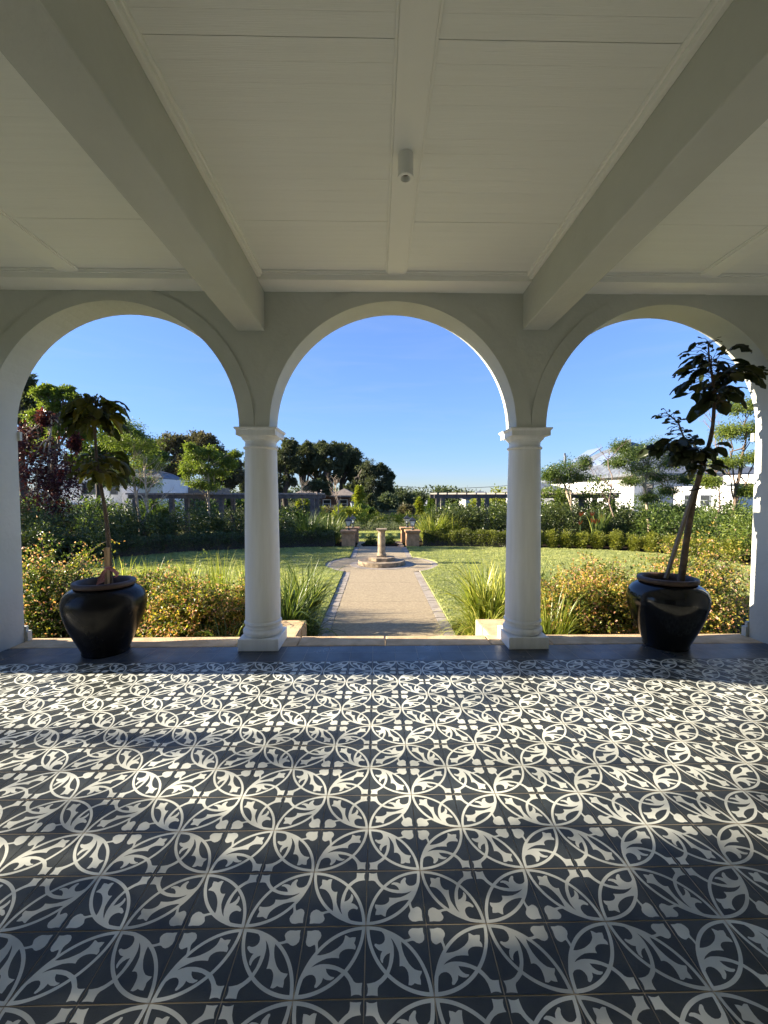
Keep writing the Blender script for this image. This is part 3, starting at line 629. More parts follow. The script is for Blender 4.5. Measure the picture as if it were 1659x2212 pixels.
def potted_tree(name, Y, trunk_px, r0, r1, clusters, matl, lab, seed, pet=(.05, .14)):
    rng = np.random.default_rng(seed)
    P = np.array([at(px, py, Y) for px, py in trunk_px]); P[:, 1] += np.linspace(0, .0, len(P))
    P[0][2] = min(P[0][2], .55)
    tr = empty(name, P[0], lab, 'potted tree', 'young trees planted in the black pots')
    T = Tubes(); tt = np.linspace(0, 1, 22); ti = np.linspace(0, 1, len(P))
    Ps = np.stack([np.interp(tt, ti, P[:, k]) for k in range(3)], 1)
    for _ in range(2): Ps[1:-1] = (Ps[:-2] + 2 * Ps[1:-1] + Ps[2:]) / 4
    T.add(Ps, np.linspace(r0, r1, 22) * (1 + .06 * np.sin(np.arange(22) * 2.1)), 9)
    LV, LF, LR = [], [], []; off = 0
    for (line, n, Lr, Wr, dr_, reach) in clusters:
        Q = np.array([at(px, py, Y) for px, py in line]); Q[:, 1] += rng.normal(0, .02, len(Q))
        if len(Q) > 1: T.add(Q, np.linspace(.010, .004, len(Q)), 6)
        u = rng.uniform(0, 1, n); ii = np.linspace(0, 1, len(Q))
        B = np.stack([np.interp(u, ii, Q[:, k]) for k in range(3)], 1)
        az = rng.uniform(0, 6.283, n); el = rng.uniform(-.15, .75, n)
        D = np.stack([np.cos(az) * np.cos(el), .75 * np.sin(az) * np.cos(el), np.sin(el)], 1)
        pl = rng.uniform(.15, 1.0, n) * reach
        E = B + unit(D) * pl[:, None]
        E[:, 2] -= pl * .25
        for a, b3 in zip(B, E):
            mid = (a + b3) / 2 + np.array([0, 0, .15 * np.linalg.norm(b3 - a)]); T.add([a, mid, b3], .0024, 4)
        V, F, rr_ = big_leaves(E, unit(D * np.array([1, 1, .4])), rng.uniform(*Lr, n), rng.uniform(*Wr, n), rng, rng.uniform(*dr_, n))
        LV.append(V); LF.append(F + off); LR.append(rr_); off += len(V)
    T.build('trunk', M['bark'], tr)
    np_mesh('crown', np.concatenate(LV), np.concatenate(LF), matl, tr, rnd=np.concatenate(LR), smooth=True)
    return tr
potted_tree('potted_tree', PLY, [(239, 1262), (236, 1181), (231, 1132), (225, 1082), (213, 1033), (208, 983), (205, 933), (206, 895), (207, 868)], .021, .008,
    [([(206, 925), (207, 868)], 72, (.08, .22), (.04, .10), (1.9, 3.4), .16), ([(206, 880), (215, 858)], 14, (.05, .09), (.03, .05), (.6, 1.5), .12),
     ([(214, 1035), (209, 985)], 62, (.08, .20), (.04, .095), (1.6, 3.3), .20), ([(206, 925), (206, 905)], 10, (.14, .21), (.06, .10), (2.2, 3.4), .07),
     ([(207, 885), (250, 872), (266, 880)], 6, (.07, .12), (.03, .05), (1.6, 2.6), .03)], M['L_pot'],
    'young tree with drooping green leaves in two tiers in the left pot', 4)
potted_tree('potted_tree', PRY, [(1470, 1250), (1482, 1171), (1493, 1101), (1505, 1049), (1515, 1015), (1524, 983), (1531, 964), (1539, 938), (1543, 886), (1543, 857), (1540, 815), (1533, 780)], .030, .009,
    [([(1543, 862), (1538, 815), (1531, 772)], 84, (.08, .22), (.04, .105), (.6, 2.9), .24), ([(1541, 850), (1585, 820), (1618, 802)], 30, (.08, .20), (.04, .09), (.4, 2.4), .10), ([(1535, 790), (1530, 750), (1527, 738)], 26, (.04, .08), (.018, .034), (.3, 1.2), .09),
     ([(1524, 983), (1480, 958), (1448, 968)], 60, (.07, .18), (.04, .10), (1.0, 3.1), .15), ([(1480, 962), (1462, 915), (1440, 892)], 44, (.04, .075), (.022, .038), (.4, 1.8), .09),
     ([(1520, 1000), (1512, 1025)], 16, (.07, .13), (.05, .08), (1.2, 2.4), .10), ([(1505, 978), (1478, 992)], 34, (.11, .19), (.07, .11), (1.8, 3.2), .10), ([(1543, 858), (1560, 870)], 8, (.22, .28), (.12, .16), (1.6, 2.2), .10)], M['L_potd'],
    'leaning young tree with big dark leaves in the right pot', 9)
def stick(name, Y0, a, b2, wd, m, lab, Y1=None, round_=False):
    p, q = at(*a, Y0), at(*b2, Y1 or Y0); s = MB()
    if round_: s.tube([p, (p + q) / 2, q], [wd, wd * .95, wd * .9], 9)
    else: s.bar(p, q, wd, wd * .8)
    return tag(s.build(name, m, bevel=0), lab, 'stake')
stick('wooden_stake', PLY - .05, (231, 1264), (231, 1182), .034, M['stake2'], 'short pale wooden stake in the left pot')
stick('wooden_stake', PRY - .02, (1438, 1250), (1501, 1052), .030, M['stake'], 'long grey stake leaning against the tree in the right pot')
rb_ = MB()
for pts in ([(230, 1226), (222, 1236), (215, 1250), (212, 1262)], [(233, 1226), (246, 1232), (254, 1240), (250, 1246)], [(226, 1225), (237, 1224), (243, 1222)], [(230, 1228), (222, 1240), (221, 1258)]):
    Q = [at(px, py, PLY - .075 - .01 * i) for i, (px, py) in enumerate(pts)]
    for a, b2 in zip(Q[:-1], Q[1:]):
        wv = np.array([.010, .006, .005]); rb_.add([a - wv, a + wv, b2 + wv * 1.5, b2 - wv * 1.5], [(0, 1, 2, 3)])
tag(rb_.build('ribbon', M['ribbon']), 'pink and white ribbon tied round the stake in the left pot', 'ribbon')
c_ = at(1501, 1058, PRY - .01); tb = MB(); V = [(c_[0] + .045 * math.cos(k * .524), c_[1] + .04 * math.sin(k * .524), c_[2] + .01 * math.cos(k * .524)) for k in range(13)]
tb.tube(V, .006, 6); tag(tb.build('rubber_tie', M['tie'], smooth=True), 'black rubber tie holding stake and leaning tree together', 'tie')
#@@GARDEN@@
# ------------------------------------------------------------------ planting: generators
class Leaves:
    def __init__(s): s.V = []; s.F = []; s.R = []; s.n = 0
    def put(s, V, F, rnd): s.V.append(V); s.F.append(F + s.n); s.R.append(rnd); s.n += len(V)
    def quads(s, c, d, n, L, Wd, rnd, bend=.15):
        V, F = leaf_quads(c, d, n, L, Wd, bend); s.put(V, F, rnd)
    def build(s, name, m, parent, smooth=False): return np_mesh(name, np.concatenate(s.V), np.concatenate(s.F), m, parent, rnd=np.concatenate(s.R), smooth=smooth)
def blob_leaves(lv, blobs, rng, nsub, nleaf, L, ratio=.5, sub=.30, flat=1.0, shell=.55, droop=.3, base=0.0, subs_out=None, tone=.35):
    """leaf clusters gathered round the surface of uneven blobs (x,y,z,rx,ry,rz)"""
    for (x, y, z, rx, ry, rz) in blobs:
        k = nsub; d = rdirs(rng, k); rad = rng.uniform(shell, 1.05, k) * (1 + .18 * np.sin(3 * d[:, 0] * 2.1 + x) * np.sin(4 * d[:, 2] + y))
        c = np.array([x, y, z]) + d * rad[:, None] * np.array([rx, ry, rz])
        if subs_out is not None: subs_out.append(((x, y, z), c))
        sr = sub * (rx * ry * rz) ** (1 / 3) * rng.uniform(.6, 1.3, k); st = rng.uniform(-tone, tone, k)
        n = k * nleaf; ci = np.repeat(c, nleaf, 0); off = rng.normal(size=(n, 3)) * np.repeat(sr, nleaf)[:, None] * .6 * np.array([1, 1, flat])
        dd = unit(off + .5 * np.repeat(d, nleaf, 0) * np.repeat(sr, nleaf)[:, None] + rng.normal(size=(n, 3)) * .3 * np.repeat(sr, nleaf)[:, None]); dd[:, 2] -= droop
        nn = unit(rng.normal(size=(n, 3)) * .7 + np.array([0, 0, 1.0]))
        ln = L * rng.uniform(.6, 1.35, n)
        lv.quads(ci + off, dd, nn, ln, ln * ratio * rng.uniform(.7, 1.2, n), np.clip(rng.beta(2, 2.4, n) * .8 + base + .1 + np.repeat(st, nleaf) * .5, 0, 1))
def limb(T, a, b, r0, r1, rng, wob=.06, n=7, seg=6):
    a = np.array(a, float); b = np.array(b, float); t = np.linspace(0, 1, n)[:, None]; L = np.linalg.norm(b - a)
    P = a + (b - a) * t; P[1:-1] += rng.normal(size=(n - 2, 3)) * wob * L * .5
    P[:, 2] += (np.sin(t[:, 0] * math.pi) * .06 * L)
    T.add(P, np.linspace(r0, r1, n), seg); return P
def tree(name, base, lab, trunk, blobs, m_leaf, m_bark, r0, seed, nsub, nleaf, L, group=None, ratio=.5, sub=.3, flat=1.0, shell=.55, droop=.3, twigs=4, cat='tree', base_t=0.0, fork=.5, seg=7, wob=.06, tone=.35):
    rng = np.random.default_rng(seed); root = empty(name, base, lab, cat, group); T = Tubes()
    tp = np.array(trunk, float); n = 9; ti = np.linspace(0, 1, len(tp)); tt = np.linspace(0, 1, n)
    P = np.stack([np.interp(tt, ti, tp[:, k]) for k in range(3)], 1); P[1:-1] += rng.normal(size=(n - 2, 3)) * r0 * .35
    T.add(P, np.linspace(r0, r0 * .45, n), 9)
    lv = Leaves(); subs = []
    if blobs: blob_leaves(lv, blobs, rng, nsub, nleaf, L, ratio, sub, flat, shell, droop, base_t, subs, tone)
    for (c, sb) in subs:
        s0 = P[rng.integers(int(n * fork), n)]
        q = limb(T, s0, c, r0 * .42, r0 * .14, rng, wob, 7, seg)
        for k in rng.permutation(len(sb))[:twigs]: limb(T, q[rng.integers(3, 7)], sb[k], r0 * .13, r0 * .04, rng, wob, 5, 5)
    T.build('trunk', m_bark, root)
    if blobs: lv.build('crown', m_leaf, root)
    return root
def shrub(name, base, lab, rx, ry, h, m, seed, nshoot, nl, L, group=None, ratio=.55, flower=0.0, arch=.35, cat='shrub', twig=True, base_t=0.0, wild=.0):
    """arching leafy shoots from one base"""
    rng = np.random.default_rng(seed); root = empty(name, base, lab, cat, group); b = np.array(base, float)
    az = rng.uniform(0, 6.283, nshoot); el = np.arccos(rng.uniform(.0, 1, nshoot)); R_ = np.sin(el) ** .8
    lenf = rng.uniform(.72, 1.04, nshoot) * (1 + wild * (rng.uniform(0, 1, nshoot) ** 6))
    e = np.stack([np.cos(az) * R_ * rx, np.sin(az) * R_ * ry, (0.16 + .84 * np.cos(el)) * h], 1) * lenf[:, None]
    t = np.linspace(.28, 1, nl); n = nshoot * nl
    hor = e[:, None] * (t ** 1.05)[None, :, None]
    hor[:, :, 2] = e[:, None, 2] * (1 - (1 - t) ** 1.9)[None] * (1 + arch * .5 * (1 - t))[None] - arch * .10 * h * (t ** 4)[None] * R_[:, None]
    P = b + hor + rng.normal(size=(nshoot, nl, 3)) * .022
    tang = unit(np.gradient(P, axis=1))
    lv = Leaves(); Pf = P.reshape(-1, 3); tf = tang.reshape(-1, 3); tone = np.repeat(rng.uniform(-.30, .26, nshoot), nl); tq = np.tile(t, nshoot)
    for s in (0, 1):
        d = unit(tf * .5 + rdirs(rng, n)); nn = unit(rng.normal(size=(n, 3)) * .6 + np.array([0, 0, 1.0])); ln = L * rng.uniform(.6, 1.3, n) * (1.1 - .35 * tq)
        r_ = np.clip(rng.beta(2, 2.6, n) * .62 + tone + base_t - .07 + .38 * (tq - .55), 0, .8)
        if flower:
            fl_ = (rng.uniform(0, 1, n) < flower * np.clip((tq - .45) * 2.2, 0, 1) * (1.6 * (np.repeat(rng.uniform(0, 1, nshoot), nl) > .4))); r_ = np.where(fl_, rng.uniform(.82, 1.0, n), r_); ln = np.where(fl_, ln * .95, ln)
        lv.quads(Pf, d, nn, ln, ln * ratio * rng.uniform(.8, 1.2, n), r_)
    if twig:
        T = Tubes(); k = 0
        for i in rng.permutation(nshoot)[:max(12, nshoot // 6)]:
            q = np.concatenate([[b + rng.normal(size=3) * np.array([.08, .08, 0])], P[i, ::max(1, nl // 5)]]); T.add(q, np.linspace(.008, .002, len(q)), 4)
        T.build('stem', M['bark'], root)
    lv.build('foliage', m, root); return root
def mass(name, base, lab, blobs, m, seed, nsub, nleaf, L, group=None, cat='shrub', ratio=.5, sub=.3, flat=1, shell=.6, droop=.1, base_t=0.0, stem=True, tone=.35):
    rng = np.random.default_rng(seed); root = empty(name, base, lab, cat, group); lv = Leaves(); subs = []; tone = tone * 1.5
    blob_leaves(lv, blobs, rng, nsub, nleaf, L, ratio, sub, flat, shell, droop, base_t, subs, tone)
    lv.build('foliage', m, root)
    if stem:
        T = Tubes()
        for c, sb in subs:
            for k in range(0, len(sb), max(1, len(sb) // 6)): limb(T, np.array(base) + rng.normal(size=3) * np.array([.08, .08, 0]), sb[k], .018, .006, rng, .08, 5, 5)
        T.build('stem', M['bark'], root)
    return root
def strap(name, base, lab, n, Rr, H, Wd, m, seed, group=None, nt=7, lean=(.2, 1.2), base_t=0.0, spread=.35, cat='plant', az_bias=None):
    rng = np.random.default_rng(seed); b = np.array(base, float)
    az = rng.uniform(0, 6.283, n); r0 = np.sqrt(rng.uniform(0, 1, n)) * Rr * spread
    B = b + np.stack([np.cos(az) * r0, np.sin(az) * r0, 0 * az], 1); az = az + rng.normal(0, .6, n)
    if az_bias is not None: az = np.where(rng.uniform(0, 1, n) < .35, az_bias + rng.normal(0, .5, n), az)
    L = H * rng.uniform(.55, 1.25, n); ln = rng.uniform(*lean, n); out = np.stack([np.cos(az), np.sin(az), 0 * az], 1); up = np.array([0, 0, 1.0])
    th = rng.uniform(.05, .5, n) * ln; pos = B.copy(); side = np.stack([-np.sin(az), np.cos(az), 0 * az], 1); rows = []
    tw = rng.normal(0, .5, n)
    for k in range(nt):
        t = k / (nt - 1); d = out * np.sin(th)[:, None] + up * np.cos(th)[:, None]
        if k: pos = pos + d * (L / (nt - 1))[:, None]; th = th + ln * 1.5 * t / (nt - 1) * 2
        nn = np.cross(side, d); s2 = side * np.cos(tw * t)[:, None] + nn * np.sin(tw * t)[:, None]
        wv = (Wd * rng.uniform(.9, 1.1, n) * (1 - t ** 3) * (.6 + .4 * min(1, t * 4)))[:, None] / 2 + .0004
        rows.append(np.stack([pos - s2 * wv, pos + s2 * wv], 1))
    V = np.stack(rows, 1); idx = np.arange(n * nt * 2).reshape(n, nt, 2)
    F = np.stack([idx[:, :-1, 0], idx[:, :-1, 1], idx[:, 1:, 1], idx[:, 1:, 0]], -1).reshape(-1, 4)
    o = np_mesh(name, V.reshape(-1, 3) , F, m, None, rnd=np.repeat(np.clip(rng.beta(2, 3, n) + base_t, 0, 1), nt - 1), smooth=True)
    return tag(o, lab, cat, group)

# ------------------------------------------------------------------ planting beside the veranda
ga = 'flowering shrubs edging the veranda'
for k, (x, y, rx, ry, h, ns, lab, bt) in enumerate((
    (-4.05, 3.75, .80, .85, 1.42, 620, 'yellow green flowering shrub against the left pier, behind the left pot', -.12),
    (-3.15, 4.15, .75, .75, .98, 480, 'low yellow green shrub just left of the left pot, set back', -.08),
    (-2.22, 3.50, .66, .68, 1.02, 620, 'shrub with pink blossom clusters between the left pot and left column', .03),
    (-1.62, 3.95, .42, .5, .86, 300, 'small pink tinged shrub close behind the left column', .06),
    (2.30, 3.55, .62, .62, .98, 560, 'orange tinted flowering shrub just right of the right column', .11),
    (3.05, 3.85, .72, .70, 1.02, 620, 'golden flowering shrub behind the right pot', .15),
    (3.95, 3.70, .72, .75, 1.08, 620, 'golden pink shrub between the right pot and the right pier', .13),
    (4.75, 4.55, .85, .85, 1.45, 420, 'golden shrub partly hidden by the right pier', .08),
    (3.50, 4.95, .70, .55, .95, 380, 'golden shrub with long upright shoots at the lawn edge', .14))):
    shrub('abelia_shrub', (x, y, G), lab, rx, ry, h * .86, M['L_abelia'], 100 + k, ns, 16, .042, ga, .62, .17 if x > 0 else .26, base_t=bt, wild=.35)
gs = 'strappy clumps along the path'
for k, (x, y, n, Rr, H, Wd, m, lab, ln, bt, zb) in enumerate((
    (-1.12, 3.62, 260, .5, .86, .017, 'L_strapd', 'dark strappy clump beside the left cheek block', (.3, 1.3), -.02, None),
    (-1.02, 4.35, 240, .5, .88, .020, 'L_strapd', 'tall strappy clump at the path edge behind the left cheek block', (.25, 1.1), .05, 0.0),
    (-.86, 3.55, 170, .35, .58, .010, 'L_strapd', 'low arching grassy clump spilling onto the path on its left', (.9, 2.0), .0, -.3),
    (-1.62, 3.02, 110, .35, .62, .013, 'L_strapd', 'dark arching clump at the foot of the left column', (.8, 1.8), -.05, None),
    (1.52, 4.05, 280, .55, .92, .022, 'L_strap', 'yellow green strappy clump behind the right cheek block', (.25, 1.2), .18, 3.1),
    (1.30, 3.55, 240, .42, .62, .009, 'L_strap', 'fine arching pale grass beside the right cheek block', (.9, 2.0), .16, 3.1),
    (1.95, 4.6, 180, .5, .80, .016, 'L_strap', 'strappy clump with cream tips hidden behind the right column', (.3, 1.2), .12, None),
    (1.98, 3.08, 240, .45, .72, .011, 'L_strap', 'upright reedy clump at the right foot of the right column', (.15, .8), .05, None),
    (2.7, 5.5, 160, .5, .80, .012, 'L_strapd', 'blue green reedy clump at the edge of the right lawn', (.15, .8), .1, None))):
    strap('strap_plant', (x, y, G), lab, n, Rr, H, Wd, M[m], 200 + k, gs, lean=ln, base_t=bt, az_bias=zb)
for k, (x, y, H) in enumerate(((-4.3, 5.6, .72), (-3.75, 5.45, .74), (-3.1, 5.35, .76), (-2.5, 5.2, .84), (-1.9, 5.0, .80), (-1.75, 4.6, .8))):
    strap('reed_plant', (x, y, G), ('leftmost upright reedy clump at the near edge of the left lawn', 'reedy clump behind the left pot at the lawn edge', 'upright reedy clump just right of the left pot at the lawn edge', 'bright bladed reedy clump behind the pink shrub, at the lawn edge', 'reedy clump left of the left column at the lawn edge', 'reedy clump hidden close behind the left column')[k],
          90, .5, H, .014, M['L_strap'], 230 + k, 'reedy clumps along the near edge of the lawn', lean=(.05, .5), base_t=.1)

# ------------------------------------------------------------------ hedges and shrubs round the lawn
def hedge_along(P, wdt, h, m, seed, lab, name='hedge', n=16000, L=.045, group=None):
    rng = np.random.default_rng(seed); P = np.array(P, float); root = empty(name, (P[0][0], P[0][1], G), lab, 'hedge', group)
    seg = np.linalg.norm(np.diff(P, axis=0), axis=1); cum = np.r_[0, np.cumsum(seg)]
    s = rng.uniform(0, cum[-1], n); c = np.stack([np.interp(s, cum, P[:, 0]), np.interp(s, cum, P[:, 1])], 1)
    e = 0.05; c2 = np.stack([np.interp(s + e, cum, P[:, 0]), np.interp(s + e, cum, P[:, 1])], 1); c1 = np.stack([np.interp(s - e, cum, P[:, 0]), np.interp(s - e, cum, P[:, 1])], 1)
    d = unit(c2 - c1); nr = np.stack([-d[:, 1], d[:, 0]], 1)
    a = rng.uniform(0, math.pi, n); lump = 1 + .10 * np.sin(s * 5.1) * np.sin(a * 3 + s * 2.3) + .05 * np.sin(s * 13)
    rr_ = rng.uniform(.72, 1.04, n) * lump; ca, sa = np.sign(np.cos(a)) * np.abs(np.cos(a)) ** .55, np.sin(a) ** .45
    off = ca * rr_ * wdt / 2; z = G + .02 + sa * rr_ * h
    pos = np.stack([c[:, 0] + nr[:, 0] * off, c[:, 1] + nr[:, 1] * off, z], 1)
    out = np.stack([nr[:, 0] * ca, nr[:, 1] * ca, sa], 1); dd = unit(out * .8 + rdirs(rng, n)); nn = unit(out + rng.normal(size=(n, 3)) * .6); ln = L * rng.uniform(.6, 1.3, n)
    lv = Leaves(); lv.quads(pos, dd, nn, ln, ln * .55, np.clip(rng.beta(2, 2.4, n) * .8 + .12 * np.sin(s * 5.1 + a), 0, 1)); lv.build('foliage', m, root)
    core = MB(); k = 12  # added solid dark core, closes the view through the leaves
    for i in range(len(P)):
        for j in range(k + 1):
            t_ = math.pi * j / k; dv_ = unit(np.array([P[min(i + 1, len(P) - 1)] - P[max(i - 1, 0)]]))[0]; q = P[i] + np.array([-dv_[1], dv_[0]]) * math.copysign(abs(math.cos(t_)) ** .55, math.cos(t_)) * wdt * .34
            core.v.append((q[0], q[1], G + .02 + math.sin(t_) ** .45 * h * .80))
    core.f = [(i * (k + 1) + j, i * (k + 1) + j + 1, (i + 1) * (k + 1) + j + 1, (i + 1) * (k + 1) + j) for i in range(len(P) - 1) for j in range(k)]; core.m = [0] * len(core.f)
    core.build('filler_core', M['dbark'], root, smooth=True); return root
hedge_along([(-1.55, 13.85), (-2.9, 13.45), (-4.4, 13.05), (-5.8, 12.55), (-6.9, 11.95), (-7.75, 11.2), (-8.5, 10.0)], .62, .56, M['L_camel'], 31, 'long low dark hedge curving along the far left edge of the lawn', n=26000)
hedge_along([(1.75, 13.85), (2.6, 13.75), (3.9, 13.45), (5.2, 13.15)], .60, .56, M['L_box'], 32, 'low clipped hedge right of the right gate pillars', n=14000)
# separate clipped box plants continue that hedge
protos = []
def box_plant(seed, lab):
    rng = np.random.default_rng(seed); root = empty('box_shrub', (0, 0, G), lab, 'shrub', 'clipped box plants in a row along the right lawn'); lv = Leaves()
    blobs = [(0, 0, G + .36, .235, .235, .20), (rng.normal(0, .03), rng.normal(0, .03), G + .20, .16, .16, .18)]
    blob_leaves(lv, blobs, rng, 70, 34, .042, .55, .28, 1, .55, -.35, 0.06); lv.build('foliage', M['L_box'], root)
    T = Tubes()
    for k in range(9): limb(T, (0, 0, G), (rng.normal(0, .1), rng.normal(0, .1), G + rng.uniform(.25, .45)), .012, .004, rng, .08, 5, 4)
    T.build('stem', M['bark'], root); return root
BX = [(5.62, 13.02), (6.13, 12.90), (6.62, 12.80), (7.12, 12.68), (7.60, 12.52), (8.06, 12.28), (8.50, 12.0), (8.88, 11.66), (9.22, 11.28), (9.5, 10.85), (9.75, 10.4), (9.95, 9.9)]
BL = ['box plant touching the end of the clipped hedge, hidden by the right column', 'first clear box plant right of the right column', 'second box plant right of the right column', 'third box plant from the right column', 'fourth box plant from the right column, under the orange flowers', 'fifth box plant from the right column, in front of the orange flowered clump', 'sixth box plant from the right column', 'seventh box plant from the right column, near the green bushes', 'box plant left of the leaning stake in front of the green bush', 'box plant behind the leaning stake of the right pot', 'second last box plant toward the right pier', 'last box plant of the row toward the right pier']
rb2 = random.Random(8)
pro = [box_plant(301, BL[0]), box_plant(302, BL[1]), box_plant(303, BL[2])]
for i, (x, y) in enumerate(BX):
    sc = (rb2.uniform(1.0, 1.16),) * 2 + (rb2.uniform(1.02, 1.16),)
    if i < 3: pro[i].location = (x, y, G); pro[i].scale = sc
    else: dup(pro[i % 3], (x, y, G), rb2.uniform(0, 6), BL[i], sc)
gg = 'evergreen shrubs behind the low hedges'
for k, (x, y, rx, ry, h, m, lab, ns) in enumerate((
    (-9.4, 9.7, .9, .8, 1.15, 'L_camel', 'dark glossy bush at the left end of the low hedge, near the pier', 55),
    (-8.3, 10.5, .7, .6, .85, 'L_camel', 'small dark bush wrapped round the left end of the low hedge', 45),
    (-10.6, 10.6, 1.1, 1.0, 1.6, 'L_camel', 'dark bush under the purple leaved tree', 55),
    (-9.3, 11.6, 1.3, 1.0, 1.55, 'L_camel', 'dark glossy bush with sunlit top left of the left tree in the pot', 60),
    (-7.9, 12.6, 1.0, .8, 1.35, 'L_camel', 'dark bush behind the thin trunk of the left potted tree', 50),
    (-6.6, 13.5, 1.1, .8, 1.42, 'L_camel', 'dark glossy bush beneath the bare branching tree', 50),
    (-5.2, 14.0, 1.1, .8, 1.30, 'L_camel', 'dark bush with glinting leaves under the left pergola', 50),
    (-3.9, 14.4, 1.0, .8, 1.28, 'L_camel', 'dark bush just left of the left column, behind the low hedge', 50),
    (3.3, 14.9, 1.0, .8, 1.55, 'L_camel', 'glossy bush under the near end of the right pergola', 60),
    (4.75, 14.7, 1.0, .8, 1.62, 'L_camel', 'rounded glossy bush left of the right column, behind the clipped hedge', 60),
    (6.2, 14.5, 1.0, .8, 1.60, 'L_camel', 'glossy bush hidden behind the right column', 50),
    (7.6, 14.2, 1.0, .8, 1.55, 'L_camel', 'dark glossy bush with white glints right of the right column', 60),
    (8.9, 14.0, .9, .8, 1.42, 'L_camel', 'dark bush behind the orange flowered clump', 50),
    (10.2, 13.3, 1.0, .9, 1.38, 'L_green', 'fresh green bush left of the leaning stake', 60),
    (11.4, 12.0, 1.1, 1.0, 1.45, 'L_green', 'large green bush behind the leaning stake', 60),
    (11.3, 10.1, 1.1, 1.1, 1.55, 'L_lime', 'speckled light green bush next to the right pier', 60))):
    bl_ = [(x, y, G + h * .52, rx, ry, h * .5), (x - rx * .5, y - .15, G + h * .42, rx * .6, ry * .7, h * .42), (x + rx * .5, y - .1, G + h * .45, rx * .6, ry * .7, h * .44)]
    mass('evergreen_shrub', (x, y, G), lab, bl_, M[m], 330 + k, ns, 36, .085, gg, ratio=.48, sub=.24, shell=.62, droop=.0)
for k, (x, y, n, H, lab, m, bt) in enumerate(((-2.55, 14.0, 420, 1.25, 'big drooping grass clump left of the left gate pillars', 'L_strapd', .0), (-1.75, 14.5, 260, 1.15, 'paler upright grass clump close to the left gate pillars', 'L_strapd', .14),
                                    (2.15, 14.35, 380, 1.22, 'big sunlit grass clump right of the right gate pillars', 'L_strap', .10), (2.9, 14.6, 260, 1.10, 'second grass clump right of the right gate pillars', 'L_strap', .02))):
    strap('grass_clump', (x, y, G), lab, n, 1.0, H, .026, M[m], 360 + k, 'large grass clumps beside the gate', lean=(.25, 1.35), base_t=bt)
# bird of paradise
bp_ = empty('flowering_clump', (8.05, 13.35, G), 'stiff bladed clump with orange flowers behind the box plants', 'plant')
o = strap('blades', (8.05, 13.35, G), None, 70, .5, 1.25, .045, M['L_strapd'], 371, lean=(.05, .5), base_t=.15, cat=None)
me = o.data; me.transform(Matrix.Translation((-8.05, -13.35, -G))); o.parent = bp_
rg = np.random.default_rng(5)
for k in range(7):
    fx, fy, fz = 8.05 + rg.uniform(-.75, .25), 13.2 + rg.uniform(-.2, .1), G + rg.uniform(.75, 1.3); fb = MB(); fb.cur = 1
    fb.tube([(fx + .05, fy + .1, G), (fx + .02, fy, fz - .2), (fx, fy, fz)], [.012, .010, .008], 5); fb.cur = 0
    for q in range(5):
        an = rg.uniform(-.6, .6); fb.add([(fx, fy, fz - .02), (fx + .10 * math.sin(an) - .03, fy - .02, fz + .07), (fx + .2 * math.sin(an), fy - .02, fz + .17), (fx + .10 * math.sin(an) + .03, fy, fz + .06)], [(0, 1, 2, 3)])
    fb.build('flower', [M['orange'], M['L_strapd']], bp_)
for k, (x, y, h, lab) in enumerate(((-.18, 14.15, .42, 'small dark rose bush in the round bed left of the sundial'), (.50, 14.2, .36, 'small dark rose bush in the round bed right of the sundial'))):
    shrub('rose_bush', (x, y, G), lab, .30, .26, h, M['L_green'], 380 + k, 90, 10, .05, 'small bushes in the bed beyond the sundial', .6)
# beyond the gate
for k in range(9):
    x = -2.6 + k * .72
    mass('lavender_mound', (x, 20.6 + .2 * math.sin(k * 2), G), ('grey green mound at the far lawn edge, first from the left', 'grey green mound, second from the left', 'grey green mound, third from the left, left of the sundial', 'grey green mound just left of the sundial top', 'grey green mound directly behind the sundial top', 'grey green mound just right of the sundial top', 'grey green mound, third from the right', 'grey green mound, second from the right', 'grey green mound at the far lawn edge, last on the right')[k],
         [(x, 20.6 + .2 * math.sin(k * 2), G + .16, .42, .42, .22)], M['L_mound'], 400 + k, 26, 30, .09, 'grey green mounds along the far lawn', ratio=.25, sub=.35, droop=-.4, stem=False)
for k in range(8):
    x = -3.0 + k * .95; y = 22.6 + .3 * math.sin(k * 3)
    mass('perennial_shrub', (x, y, G), ('yellow green border plant at the left end of its row', 'second yellow green border plant from the left', 'yellow green border plant behind the left lanterns', 'yellow green border plant left of the sundial', 'yellow green border plant above the sundial', 'yellow green border plant right of the sundial', 'yellow green border plant behind the right lanterns', 'yellow green border plant at the right end of its row')[k],
         [(x, y, G + .36, .62, .5, .36)], M['L_yel'], 420 + k, 34, 26, .13, 'yellow green plants in the border beyond the gate', ratio=.35, sub=.32, droop=-.2, stem=False)

